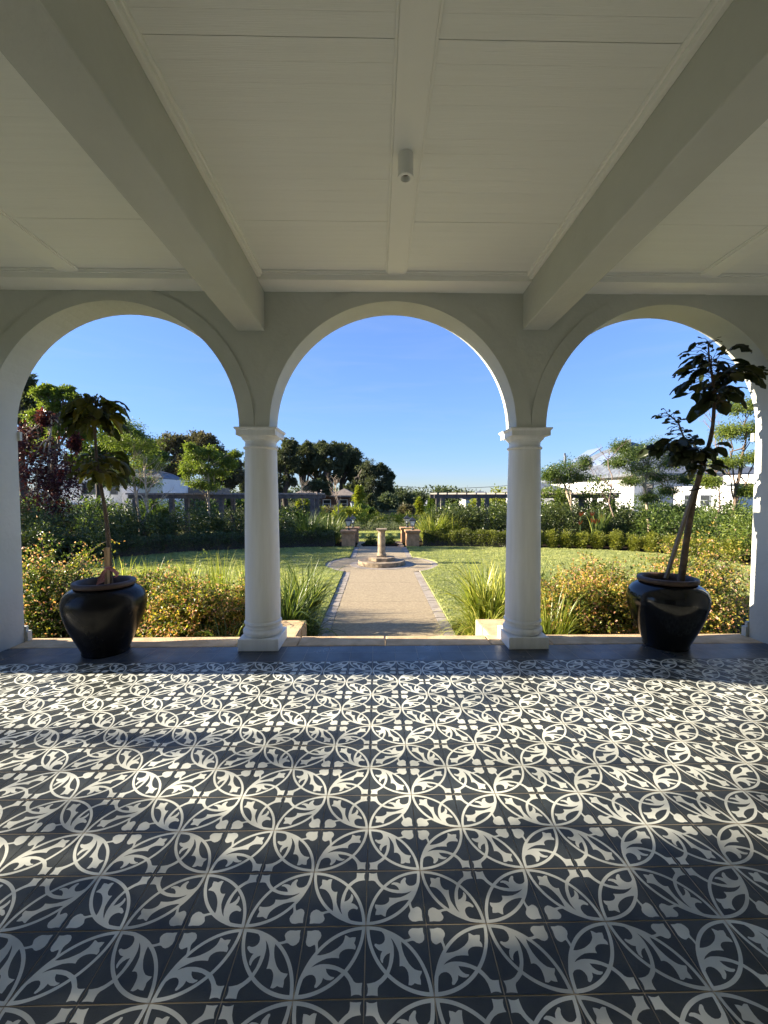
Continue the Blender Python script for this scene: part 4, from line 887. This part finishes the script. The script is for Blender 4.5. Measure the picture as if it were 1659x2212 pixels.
# ------------------------------------------------------------------ trees of the garden
def P3(px, py, Y): return tuple(at(px, py, Y))
def bl_px(lst, Y, ry=1.0):
    """crown parts given as (x, y, half width, half height) in the view, at depth Y"""
    s = (Y + 1.52) / 899.6; out = []
    for i, (x, y, a, b) in enumerate(lst):
        c = at(x, y, Y); out.append((c[0], c[1] + (i % 3 - 1) * .35 * a * s, c[2], a * s, a * s * ry, b * s))
    return out
def base_px(px, Y, z=G): c = at(px, 1100, Y); return (c[0], Y, z)
b = base_px(90, 12.6)
tree('purple_leaf_tree', b, 'purple leaved tree beside the left pier', [b, P3(95, 1120, 12.6), P3(105, 1000, 12.6), P3(112, 900, 12.6)],
     bl_px([(60, 950, 34, 40), (115, 985, 44, 50), (75, 1050, 46, 50), (130, 1085, 40, 44), (148, 1030, 28, 34), (158, 950, 10, 36), (60, 1120, 40, 45), (95, 905, 16, 20), (110, 1040, 40, 44), (75, 1000, 40, 40), (120, 1130, 34, 30)], 12.6), M['L_red'], M['pbark'], .06, 51, 36, 22, .10, ratio=.6, sub=.30, shell=.2, droop=.2, twigs=9)
b = base_px(303, 13.4)
tree('feathery_tree', b, 'feathery green tree right of the left potted tree', [b, P3(302, 1120, 13.4), P3(288, 1040, 13.4), P3(290, 960, 13.4)],
     bl_px([(262, 955, 36, 16), (310, 960, 38, 18), (290, 995, 46, 18), (330, 1000, 30, 14), (258, 1030, 36, 15), (300, 1040, 34, 12), (275, 920, 28, 12)], 13.4), M['L_lime'], M['pbark'], .06, 52, 60, 30, .075, 'feathery garden trees', ratio=.34, sub=.46, flat=.6, shell=.15, droop=.4, twigs=7)
rngb = np.random.default_rng(77)
def bare_tree(base, top, lab, seed, n1=9, r0=.05, spread=1.0, mt='pbark', group='bare branching trees'):
    rng = np.random.default_rng(seed); root = empty('bare_tree', base, lab, 'tree', group); T = Tubes(); a = np.array(base); t_ = np.array(top); H = t_[2] - a[2]
    tr = limb(T, a, t_, r0, r0 * .25, rng, .03, 10, 8); B = Tubes()
    for k in range(n1):
        f = rng.uniform(.25, .92); s0 = tr[int(f * 9)]; az = rng.uniform(0, 6.283); L = H * rng.uniform(.25, .5) * spread * (1.1 - .5 * f)
        e = s0 + np.array([math.cos(az) * L * .8, math.sin(az) * L * .5, L * .7]); q = limb(B, s0, e, r0 * .38, r0 * .10, rng, .08, 7, 5)
        for j in range(5):
            s1 = q[rng.integers(2, 7)]; az2 = az + rng.normal(0, .9); L2 = L * rng.uniform(.25, .6); e2 = s1 + np.array([math.cos(az2) * L2 * .7, math.sin(az2) * L2 * .5, L2 * .75]); q2 = limb(B, s1, e2, r0 * .13, r0 * .05, rng, .08, 5, 4)
            for _ in range(2):
                s2 = q2[rng.integers(1, 5)]; L3 = L2 * .5; az3 = az2 + rng.normal(0, 1); limb(B, s2, s2 + np.array([math.cos(az3) * L3 * .6, math.sin(az3) * L3 * .4, L3 * .8]), r0 * .06, r0 * .03, rng, .08, 4, 4)
    T.build('trunk', M[mt], root); B.build('branch', M[mt], root); return root
bare_tree(base_px(310, 12.9), P3(316, 985, 12.9), 'bare pale multi branched tree in front of the left pergola', 53, 12, .055, .8)
bare_tree(base_px(1324, 13.6), P3(1318, 975, 13.6), 'bare leafless tree in front of the white house on the right', 54, 10, .038, .62, 'bark2')
bare_tree(base_px(729, 24), P3(727, 1035, 24), 'white trunked bare birch left of the lamp post', 55, 12, .045, .8)
bare_tree(base_px(655, 27), P3(650, 1030, 27), 'thin bare birch behind the end of the left pergola', 58, 10, .035, .8)
bare_tree(base_px(1560, 15.5), P3(1530, 885, 15.5), 'twiggy bare tree behind the right potted tree', 59, 11, .035, .6, 'bark2')
b = base_px(450, 17)
tree('feathery_tree', b, 'light green spreading tree left of the left column', [b, P3(449, 1120, 17), P3(451, 1050, 17), P3(450, 1010, 17)],
     bl_px([(420, 985, 18, 18), (450, 974, 16, 12), (482, 990, 22, 12), (440, 1010, 26, 14), (405, 1012, 14, 18), (495, 1002, 16, 8), (430, 1040, 28, 10), (508, 980, 12, 6), (470, 1020, 24, 12), (412, 965, 10, 10), (458, 1050, 22, 8)], 17), M['L_lime'], M['pbark'], .075, 56, 40, 26, .095, 'feathery garden trees', ratio=.4, sub=.44, flat=.6, shell=.15, droop=.35, twigs=6)
b = base_px(1242, 14.2)
tree('feathery_tree', b, 'small forked pale trunked tree right of the right column', [b, P3(1238, 1110, 14.2), P3(1228, 1075, 14.2), P3(1222, 1050, 14.2)],
     bl_px([(1195, 1018, 26, 14), (1232, 1010, 28, 18), (1215, 1035, 30, 12), (1262, 1000, 14, 16), (1185, 1030, 16, 10), (1253, 1030, 26, 8)], 14.2), M['L_green'], M['pbark'], .05, 57, 56, 32, .072, 'feathery garden trees', ratio=.34, sub=.46, flat=.65, shell=.15, droop=.3, twigs=7)
b = base_px(1408, 14.8)
tree('feathery_tree', b, 'layered feathery tree in front of the white house corner', [b, P3(1398, 1100, 14.8), P3(1392, 1050, 14.8), P3(1400, 1000, 14.8)],
     bl_px([(1358, 985, 32, 18), (1395, 975, 34, 20), (1428, 965, 30, 18), (1440, 1000, 30, 14), (1385, 1012, 40, 12), (1425, 1030, 34, 12), (1395, 1075, 26, 8), (1340, 965, 20, 14), (1450, 1060, 26, 10), (1470, 1100, 26, 8), (1360, 1040, 26, 9), (1465, 985, 24, 10), (1330, 1000, 24, 10), (1480, 1035, 28, 10)], 14.8), M['L_green'], M['pbark'], .06, 60, 64, 32, .075, 'feathery garden trees', ratio=.34, sub=.48, flat=.65, shell=.12, droop=.35, twigs=7)
b = base_px(1572, 12.6)
tree('feathery_tree', b, 'tall tree with reddish limbs against the right pier', [b, P3(1575, 1130, 12.6), P3(1590, 1050, 12.6), P3(1610, 960, 12.6)],
     bl_px([(1600, 880, 34, 18), (1630, 930, 34, 24), (1585, 930, 30, 16), (1625, 990, 34, 14), (1570, 1000, 30, 12), (1540, 1040, 22, 14), (1612, 1060, 30, 14)], 12.6), M['L_lime'], M['bark'], .07, 61, 84, 30, .08, 'feathery garden trees', ratio=.36, sub=.46, flat=.6, shell=.12, droop=.35, twigs=9)
for k, (px, Y, top, wpx, m, lab) in enumerate(((215, 17, 1100, 52, 'L_green', 'green bush below the white house on the left'), (265, 16, 1110, 44, 'L_camel', 'dark green bush left of the bare pale tree'), (330, 18.6, 1085, 40, 'L_green', 'leafy green bush under the left pergola'), (1190, 17.0, 1036, 34, 'L_lime', 'white flowered climbing bush on the right pergola'), (1292, 17.0, 1034, 44, 'L_green', 'leafy climber over the right pergola'), (1075, 18, 1088, 30, 'L_lime', 'bright bush under the right pergola near the column'), (1000, 19, 1092, 30, 'L_camel', 'dark bush under the near end of the right pergola'), (1235, 19.4, 1062, 40, 'L_camel', 'dark bush filling the gap under the right pergola'), (1400, 19.0, 1082, 50, 'L_green', 'green bush in front of the sunlit house wall'), (1560, 17.5, 1078, 46, 'L_camel', 'dark bush below the windows of the flat roofed house'), (1480, 17, 1090, 60, 'L_green', 'green bush below the blank shaded house wall'), (620, 18.5, 1100, 40, 'L_green', 'green bush under the end of the left pergola'), (520, 19, 1098, 50, 'L_dark', 'dark bush behind the left column under the pergola'))):
    c = at(px, top, Y); s_ = (Y + 1.52) / 899.6; h = c[2] - G; rx = wpx * s_
    mass('garden_bush', (c[0], Y, G), lab, [(c[0], Y, G + h * .5, rx, rx * .7, h * .52), (c[0] + rx * .5, Y - .2, G + h * .4, rx * .6, rx * .5, h * .4)], M[m], 440 + k, 60, 30, .13, 'bushes round the pergolas', ratio=.5, sub=.25)

# ------------------------------------------------------------------ pergolas
def pergola(x0, x1, Y, lab, posts, z1=1.52):
    r = empty('pergola', ((x0 + x1) / 2, Y, G), lab, 'pergola', 'timber pergolas on both sides of the gate axis')
    for yy in (Y, Y + 1.5):
        MB().box(x0, yy - .05, z1 - .24, x1, yy + .05, z1 - .06).build('beam', M['timber'], r)
        for px in posts: MB().box(px - .09, yy - .09, G, px + .09, yy + .09, z1 - .242).build('post', M['timber'], r)
    n = int((x1 - x0) / .42); base = None
    for k in range(n + 1):
        x = x0 + .1 + (x1 - x0 - .2) * k / n
        if base is None: base = MB().box(-.03, -.35, 0, .03, 1.85, .07).build('rafter', M['timber_l'], None); base.parent = r; base.location = (x - (x0 + x1) / 2, 0, z1 - .058 - G)
        else: c = base.copy(); COL.objects.link(c); c.parent = r; c.location = (x - (x0 + x1) / 2, 0, z1 - .058 - G)
pergola(-11.0, -2.45, 17.2, 'weathered timber pergola on the left, behind the dark bushes', [-10.7, -9.1, -6.9, -4.7, -2.85])
pergola(2.62, 11.0, 17.2, 'weathered timber pergola on the right, draped with climbers', [3.0, 5.0, 7.2, 9.3, 10.7])

# ------------------------------------------------------------------ lamp post, houses, far trees
c = at(761, 1083, 30); lp = empty('lamp_post', (c[0], 30, G), 'slender black lamp post with lantern head beyond the left gate pillars', 'lamp post')
x, y = c[0], 30.0; zt = c[2]
MB().lathe([(0.09, G), (0.08, G + .25), (0.04, G + .3), (0.032, zt - .5), (0.05, zt - .44), (0.06, zt - .42)], (x, y, 0), 12).build('pole', M['iron'], lp)
MB().lathe([(0.08, zt - .41), (0.15, zt - .12)], (x, y, 0), 6).build('lamp_glass', M['lglass'], lp)
MB().lathe([(0.19, zt - .115), (0.18, zt - .09), (0.05, zt - .01), (0.02, zt + .05)], (x, y, 0), 6).build('lamp_roof', M['iron'], lp)
def window(parent, x, y, z, wd, h, ax='y', m=None):
    """a framed pane set 3 cm proud of the wall; ax = the axis the wall faces along"""
    f = MB(); g_ = MB(); t_ = .07
    def bx(mb_, u0, z0, u1, z1, d0, d1):
        if ax == 'y': mb_.box(x + u0, y + d0, z0, x + u1, y + d1, z1)
        else: mb_.box(x + d0, y + u0, z0, x + d1, y + u1, z1)
    for (u0, z0, u1, z1) in ((-wd / 2, z, wd / 2, z + t_), (-wd / 2, z + h - t_, wd / 2, z + h), (-wd / 2, z + t_, -wd / 2 + t_, z + h - t_), (wd / 2 - t_, z + t_, wd / 2, z + h - t_), (-wd / 2 + t_, z + h / 2 - .02, wd / 2 - t_, z + h / 2 + .02)): bx(f, u0, z0, u1, z1, -.05, .03)
    fo = f.build('window', m or M['roof'], parent); bx(g_, -wd / 2 + .01, z + .01, wd / 2 - .01, z + h - .01, -.02, .02); g_.build('pane', M['glassd'], fo)
def hip(mb, x0, y0, x1, y1, z0, z1, ov=.5, axis='y', inset=None):
    x0 -= ov; x1 += ov; y0 -= ov; y1 += ov; d = inset or min(x1 - x0, y1 - y0) / 2
    a, b3 = (((x0 + x1) / 2, y0 + d, z1), ((x0 + x1) / 2, y1 - d, z1)) if axis == 'y' else ((x0 + d, (y0 + y1) / 2, z1), (x1 - d, (y0 + y1) / 2, z1))
    V = [(x0, y0, z0), (x1, y0, z0), (x1, y1, z0), (x0, y1, z0), a, b3, (x0, y0, z0 - .18), (x1, y0, z0 - .18), (x1, y1, z0 - .18), (x0, y1, z0 - .18)]
    F = [(0, 1, 4), (1, 2, 5, 4), (2, 3, 5), (3, 0, 4, 5)] if axis == 'y' else [(0, 1, 5, 4), (1, 2, 5), (2, 3, 4, 5), (3, 0, 4)]
    mb.add(V, F + [(0, 6, 7, 1), (1, 7, 8, 2), (2, 8, 9, 3), (3, 9, 6, 0), (9, 8, 7, 6)]); return mb
hs = empty('house', (22, 33, G), 'large white house with grey hipped solar roof on the right', 'house')
MB().box(17.8, 27, G - .1, 27, 44, 2.72).build('wall', M['white'], hs)
rf = hip(MB(), 17.8, 27, 27, 44, 2.90, 6.35, .55, 'y', 9.6).build('roof', M['roof'], hs)
for (ya, yb, u0, u1) in ((33.2, 35.6, .30, .62), (38.6, 41.5, .55, .9)):
    q = MB()
    def rp(y, u): return (17.25 + u * 5.15, y, 2.90 + u * 3.45 + .07)
    q.add([rp(ya, u0), rp(ya, u1), rp(yb, u1), rp(yb, u0)] + [(p_[0] + .02, p_[1], p_[2] - .05) for p_ in (rp(ya, u0), rp(ya, u1), rp(yb, u1), rp(yb, u0))], [(3, 2, 1, 0), (4, 5, 6, 7), (0, 1, 5, 4), (1, 2, 6, 5), (2, 3, 7, 6), (3, 0, 4, 7)])
    q.build('solar_panel', M['panel'], rf)
MB().box(18.9, 40.1, 3.9, 19.05, 40.25, 5.4).build('chimney', M['roof'], rf); MB().box(19.6, 41.8, 4.3, 19.75, 41.95, 5.8).build('chimney', M['roof'], rf)
window(hs, 18.75, 26.985, 1.3, .8, .95); window(hs, 18.8, 26.985, -.35, 1.0, 1.2)
MB().box(13.6, 36.5, G - .1, 17.79, 42, 1.75).build('wing_wall', M['white'], hs)
hip(MB(), 13.6, 36.5, 17.3, 42, 1.93, 2.75, .4, 'y').build('wing_roof', M['roof'], hs)
h2 = empty('house', (22.5, 22.5, G), 'white flat roofed house close to the right pier', 'house')
MB().box(19.6, 20.9, G - .1, 26, 25.6, 1.95).build('wall', M['white'], h2); MB().box(21.5, 21.6, 1.955, 26, 24, 2.6).build('upper_wall', M['white'], h2)
MB().box(19.45, 20.75, 1.951, 26.1, 21.5, 2.06).build('roof', M['roof'], h2)
for yy, zz in ((24.2, .75), (22.9, .75), (24.2, -.3), (22.3, -.3)): window(h2, 19.585, yy, zz, .8, .7, 'x')
h3 = empty('house', (-22, 30, G), 'white house with dark sash windows behind the purple tree', 'house')
a0 = at(168, 1022, 30)[0]; a1 = at(262, 1022, 30)[0]; zt = at(215, 1018, 30)[2]
MB().box(a0 - 3, 30, G - .1, a1, 37, zt).build('wall', M['white'], h3)
hip(MB(), a0 - 3, 30, a1, 37, zt + .19, zt + 1.3, .3).build('roof', M['roof'], h3)
for px in (186, 200, 246): window(h3, at(px, 1050, 29.98)[0], 29.985, at(px, 1068, 30)[2], .55, .88)
MB().box(a0 - 1, 28.6, .78, a1 - .6, 29.99, .95).build('porch_roof', M['white'], h3)
for px in (200, 235): window(h3, at(px, 1050, 29.98)[0], 29.985, -.3, .8, .95)
h4 = empty('house', (-17.5, 29, G), 'plain white house block with small square windows above the left pergola', 'house')
b0 = at(300, 1030, 27)[0]; b1 = at(351, 1030, 27)[0]; zt = at(325, 1034, 27)[2]
MB().box(b0, 27, G - .1, b1, 31, zt).build('wall', M['white'], h4)
hip(MB(), b0 + .3, 27.4, b1 - .2, 30.6, zt + .10, zt + .45, 0).build('roof', M['roof'], h4)
for px in (319, 329): window(h4, at(px, 1050, 26.98)[0], 26.985, at(px, 1052, 27)[2], .22, .24)
h5 = empty('shed', (-12, 31, G), 'low dark roofed outbuilding behind the left pergola', 'shed')
b0 = at(352, 1060, 31)[0]; b1 = at(455, 1060, 31)[0]; zt = at(400, 1053, 31)[2]
MB().box(b0 + .2, 31, G - .1, b1 - .2, 35, zt - .55).build('wall', M['brickwall'], h5); MB().box(b0, 30.8, zt - .548, b1, 35.2, zt).build('roof', M['roofb'], h5)
h6 = empty('house', (-7, 46, G), 'brown brick house with hipped roofs under the big dark trees', 'house')
b0 = at(640, 1080, 45)[0]; b1 = at(765, 1080, 45)[0]; ze = at(700, 1072, 45)[2]; zr = at(700, 1048, 45)[2]
MB().box(b0, 45, G - .1, b1, 52, ze).build('wall', M['brickwall'], h6)
hip(MB(), b0, 45, b1 - 2.6, 52, ze + .19, zr + .3, .5, 'x').build('roof', M['roofb'], h6); hip(MB(), b1 - 2.3, 44.4, b1, 50, ze + .10, zr - .35, .4, 'y').build('porch_roof', M['roofb'], h6)
for px in (668, 706, 742): window(h6, at(px, 1085, 44.98)[0], 44.985, at(px, 1098, 45)[2], .9, 1.0, 'y', M['white'])
h7 = empty('house', (3, 72, G), 'distant low white gabled house beyond the sundial', 'house')
b0 = at(845, 1095, 70)[0]; b1 = at(935, 1095, 70)[0]; ze = at(880, 1092, 70)[2]; zr = at(880, 1074, 70)[2]
MB().box(b0, 70, G - .1, b1, 78, ze).build('wall', M['white'], h7)
MB().add([(b0 - .5, 69.5, ze), (b1 + .5, 69.5, ze), (b1 + .5, 78.5, ze), (b0 - .5, 78.5, ze), (b0 + 1, 74, zr), (b1 - 1, 74, zr)], [(0, 1, 5, 4), (1, 2, 5), (2, 3, 4, 5), (3, 0, 4), (3, 2, 1, 0)]).build('roof', mat('pale_roof', (.42, .42, .43), .7), h7)
h8 = empty('house', (14, 60, G), 'distant house with dark roof behind the right pergola', 'house')
b0 = at(1010, 1090, 58)[0]; b1 = at(1085, 1090, 58)[0]; ze = at(1040, 1078, 58)[2]
MB().box(b0, 58, G - .1, b1, 64, ze).build('wall', M['white'], h8); hip(MB(), b0, 58, b1, 64, ze + .19, ze + 1.2, .4, 'x').build('roof', M['roof'], h8)

# big dark trees
YB = 56.0
gb = 'big dark trees beyond the garden'
def big(lab, base_x, trunk, blobs, seed, Y=YB, m='L_dark', r0=.42, nsub=40, nleaf=42, L=.25, mb_='dbark', g=gb, nm='big_tree', **k):
    b = base_px(base_x, Y); rgx = np.random.default_rng(seed + 900); ext = []
    for (x_, y_, a_, c_2) in blobs:
        for q in range(2): ext.append((x_ + rgx.normal(0, .55) * a_, y_ + rgx.normal(.1, .55) * c_2, a_ * rgx.uniform(.35, .6), c_2 * rgx.uniform(.35, .6)))
    blobs = [(x_, y_, a_ * .8, c_2 * .8) for x_, y_, a_, c_2 in blobs] + ext; kw = dict(ratio=.5, sub=.21, shell=.25, droop=.1, twigs=5, fork=.35); kw.update(k)
    return tree(nm, b, lab, [b] + [P3(x_, y_, Y) for x_, y_ in trunk], bl_px(blobs, Y, .9), M[m], M[mb_], r0, seed, nsub, nleaf, L, g, **kw)
big('tall dark tree nearest the left column in the central group', 618, [(616, 1060), (614, 1010), (612, 990)], [(612, 982, 24, 24), (628, 972, 22, 20), (606, 1010, 20, 26), (636, 1000, 18, 22), (600, 1040, 14, 22), (622, 1036, 14, 18)], 61)
big('many stemmed dark tree, second in the central group', 662, [(658, 1060), (655, 1020), (652, 1000)], [(655, 985, 26, 22), (675, 975, 22, 16), (665, 1005, 24, 16), (645, 1012, 18, 16), (682, 992, 18, 20)], 62, Y=58)
big('broad dark tree at the middle of the central group', 716, [(712, 1065), (706, 1020), (702, 995)], [(700, 974, 28, 16), (722, 978, 26, 18), (690, 998, 22, 18), (715, 1003, 24, 16), (735, 995, 20, 20), (704, 1030, 14, 18)], 63)
big('dark tree with leaning limbs, fourth in the central group', 737, [(738, 1060), (748, 1015), (756, 990)], [(757, 985, 26, 18), (770, 1000, 26, 20), (748, 1008, 22, 16), (780, 1020, 22, 20), (762, 1025, 18, 14)], 64, Y=58)
big('dark tree at the right end of the central group', 790, [(780, 1060), (776, 1030), (790, 1005)], [(795, 1012, 26, 20), (818, 1022, 24, 20), (838, 1028, 14, 22), (800, 1045, 26, 22), (826, 1055, 14, 14), (775, 1050, 18, 22), (800, 1075, 22, 16)], 65, Y=54)
big('huge dark spreading tree above the left pergola', 402, [(400, 1060), (402, 1020), (400, 990)], [(370, 958, 40, 26), (340, 975, 30, 28), (408, 950, 40, 20), (445, 960, 38, 22), (472, 985, 34, 24), (400, 990, 44, 26), (498, 1010, 32, 28), (470, 1030, 34, 18), (355, 1010, 34, 24), (522, 1030, 22, 26), (435, 1010, 40, 22), (320, 1000, 24, 26)], 66, Y=42, m='L_brown', L=.22, nsub=42, r0=.5)
big('low dark tree in front of the brown house roof', 690, [(690, 1075), (690, 1050)], [(684, 1046, 16, 12), (704, 1052, 14, 12), (668, 1052, 14, 12)], 71, Y=43, r0=.2, L=.22, nsub=30)
big('broad dark crown filling the middle of the central group', 680, [(682, 1060), (684, 1020), (686, 990)], [(668, 966, 20, 10), (692, 964, 22, 12), (742, 970, 22, 12), (646, 973, 20, 12), (676, 1018, 16, 9), (730, 1015, 14, 9)], 72, Y=59, nsub=26, nleaf=40)
big('dark evergreen tree hidden behind the left column', 560, [(556, 1060), (552, 1030), (550, 1010)], [(545, 1010, 26, 30), (565, 1000, 22, 26), (530, 1045, 18, 18)], 67, Y=50)
big('tall dark tree at the far left behind the pier', 45, [(44, 1000), (42, 900), (42, 860)], [(58, 830, 26, 22), (76, 858, 24, 20), (35, 880, 26, 26), (72, 905, 22, 20), (50, 960, 30, 30), (88, 935, 18, 18)], 68, Y=27, L=.22, r0=.28, g='trees at the left edge of the garden')
big('gnarled tree with yellow green tufts behind the purple tree', 120, [(118, 1000), (112, 940), (118, 905)], [(85, 850, 18, 14), (104, 838, 16, 12), (134, 842, 24, 14), (162, 858, 18, 14), (112, 875, 26, 14), (152, 895, 22, 14), (82, 900, 24, 20), (130, 930, 30, 20), (178, 930, 26, 20), (100, 970, 34, 20), (190, 895, 16, 12)], 69, Y=23, m='L_lime', L=.14, r0=.20, nsub=26, nleaf=24, sub=.30, g='trees at the left edge of the garden', mb_='bark')
big('mixed green tree between the purple tree and the feathery tree', 210, [(212, 1040), (214, 980)], [(205, 980, 34, 28), (235, 945, 30, 28), (225, 1015, 34, 24), (185, 1010, 26, 24), (255, 925, 26, 22), (170, 960, 24, 24), (285, 945, 28, 22), (265, 985, 32, 24), (310, 965, 26, 24), (225, 900, 18, 14), (330, 985, 22, 22)], 70, Y=25, m='L_green', L=.14, r0=.16, nsub=44, nleaf=30, sub=.32, shell=.2, g='trees at the left edge of the garden')
gm = 'small trees and conifers in the middle distance'
for k, (px, Y, top, wpx, m, lab, hh) in enumerate((
    (775, 34, 1050, 13, 'L_yel', 'yellow green columnar tree left of the lamp axis', 1), (800, 38, 1072, 16, 'L_dark', 'dark conical conifer at the foot of the big trees', 1), (752, 28, 1090, 26, 'L_yel', 'sunny bush behind the lamp post', .6), (780, 30, 1092, 22, 'L_green', 'green bush right of the lamp post', .6),
    (838, 46, 1066, 18, 'L_far', 'small grey green tree right of the big dark trees', .8), (866, 62, 1056, 24, 'L_far', 'wide far tree with level branches above the sundial', .6), (900, 66, 1062, 18, 'L_far', 'far tree above the right lanterns', .7), (905, 40, 1080, 9, 'L_yel', 'small bright conifer right of the sundial', 1), (878, 32, 1090, 14, 'L_brown', 'russet twiggy shrub above the sundial', .7),
    (935, 38, 1072, 13, 'L_green', 'dark green conical tree beside the right pergola', 1), (965, 52, 1066, 22, 'L_far', 'far tree behind the first posts of the right pergola', .7), (1082, 44, 1052, 26, 'L_yel', 'yellowish tree top above the right pergola', .8), (1040, 40, 1078, 26, 'L_yel', 'yellow green bush behind the right pergola', .7), (1130, 46, 1062, 34, 'L_green', 'green tree behind the right column', .8), (655, 40, 1075, 14, 'L_yel', 'bright round tree behind the left pergola end', .9), (1215, 52, 1072, 30, 'L_far', 'far green tree behind the right house wing', .7),
    (505, 36, 1076, 30, 'L_green', 'green tree behind the left pergola posts', .7), (430, 33, 1080, 40, 'L_dark', 'dark tree behind the left pergola posts', .7), (720, 33, 1098, 18, 'L_brown', 'russet shrub below the brown house', .6), (690, 36, 1098, 16, 'L_yel', 'pale bush before the brown house door', .6))):
    c = at(px, top, Y); s_ = (Y + 1.52) / 899.6; H = c[2] - G; r_ = wpx * s_; b = (c[0], Y, G)
    if hh == 1: blobs = [(c[0], Y, G + H * f, r_ * q, r_ * q, H * .2) for f, q in ((.2, 1), (.45, .8), (.68, .55), (.86, .3))]
    else: blobs = [(c[0], Y, G + H * .58, r_, r_ * .8, H * .38), (c[0] - r_ * .5, Y, G + H * .45, r_ * .6, r_ * .6, H * .3), (c[0] + r_ * .5, Y - .3, G + H * .48, r_ * .6, r_ * .6, H * .3)]
    tree('small_tree', b, lab, [b, (c[0], Y, G + H * .5), (c[0], Y, G + H * .8)], blobs, M[m], M['bark'], .07, 500 + k, 34, 26, .0055 * (Y + 10), gm, ratio=.5, sub=.28, shell=.4, droop=.1, twigs=2, fork=.3)
# far band of woodland at the edge of the view
rgw = np.random.default_rng(90); lv = Leaves()
for k in range(90):
    x = -150 + 330 * k / 89 + rgw.normal(0, 1.5); y = 112 + rgw.uniform(-14, 14); h = rgw.uniform(2.2, 4.4); r_ = rgw.uniform(2.5, 5)
    blob_leaves(lv, [(x, y, G + h * .42, r_, r_ * .8, h * .5)], rgw, 30, 18, .8, .6, .32, 1, .5, .1, 0)
tag(lv.build('far_wood', M['L_far'], None), kind='stuff')
# hedge line behind the pergolas so that the garden closes off
for k, (x0, x1, y, h, lab, m) in enumerate(((-22, -9, 22.5, 1.7, 'tall loose hedge far left behind the pergola', 'L_green'), (-9, -3.4, 24.5, 1.25, 'loose hedge behind the left pergola', 'L_dark'), (3.6, 11.5, 24, 1.3, 'loose hedge behind the right pergola', 'L_green'), (11.5, 19, 19.6, 1.2, 'loose hedge below the white houses on the right', 'L_green'))):
    n = int((x1 - x0) / 1.1); bl_ = [(x0 + (x1 - x0) * (i + .5) / n, y + .4 * math.sin(i * 2.1), G + h * .45 * (1 + .15 * math.sin(i * 1.7)), .85, .7, h * .52) for i in range(n)]
    mass('hedge', (x0, y, G), lab, bl_, M[m], 520 + k, 34, 24, .17, 'loose hedges closing the garden', 'hedge', ratio=.5, sub=.3, stem=False)
# power line in the far distance
for k, (px, lab) in enumerate(((808, 'far utility pole behind the dark trees'), (1135, 'far utility pole behind the right column'))):
    c = at(px, 1046, 95); u = empty('utility_pole', (c[0], 95, G), lab, 'pole', 'far utility poles'); MB().lathe([(0.14, G), (0.09, c[2] + .3)], (c[0], 95, 0), 8).build('pole', M['timber'], u); MB().box(c[0] - .9, 94.9, c[2] - .1, c[0] + .9, 95.1, c[2] + .05).build('crossarm', M['timber'], u)
for dx, lab in ((-.7, 'far overhead cable, left strand'), (.7, 'far overhead cable, right strand')):
    a, b3 = at(808, 1046, 95), at(1135, 1046, 95); t_ = np.linspace(0, 1, 24)[:, None]; Q = a + (b3 - a) * t_; Q[:, 0] += dx; Q[:, 1] += dx * .8; Q[:, 2] -= 2.0 * 4 * t_[:, 0] * (1 - t_[:, 0]) * .5 - .08
    q = Tubes(); q.add(Q, .028, 4); tag(q.build('power_line', M['cable'], None), lab, 'cable', 'far overhead cables')
# trees outside the left end of the veranda: their crowns break up the light on the tiles
for k, (x, y, z, r_, lab, ns) in enumerate(((-16.5, 11.3, 3.9, 1.5, 'leafy tree outside the left edge of the round lawn', 60), (-19, 13.3, 4.2, 1.6, 'second leafy tree outside the left edge of the round lawn', 60), (-19.0, 1.5, 6.9, 1.25, 'loose crowned tree beyond the left end of the veranda', 4), (-16.5, -.16, 6.0, 1.05, 'slim tree beyond the left end of the veranda, nearer the house', 110))):
    b = (x, y, G); tree('side_tree', b, lab, [b, (x, y, 2), (x, y, z)], [(x, y, z + .2, r_, r_, 1.3), (x + .4, y - .4, z - 1.2, r_ * .9, r_ * .9, .9), (x - .3, y - .4, z + 1.2, r_ * .9, r_ * .9, .9)], M['L_green'], M['bark'], .10, 540 + k, ns, 20, .16, 'trees beside the veranda', sub=.26, shell=.5, twigs=4)
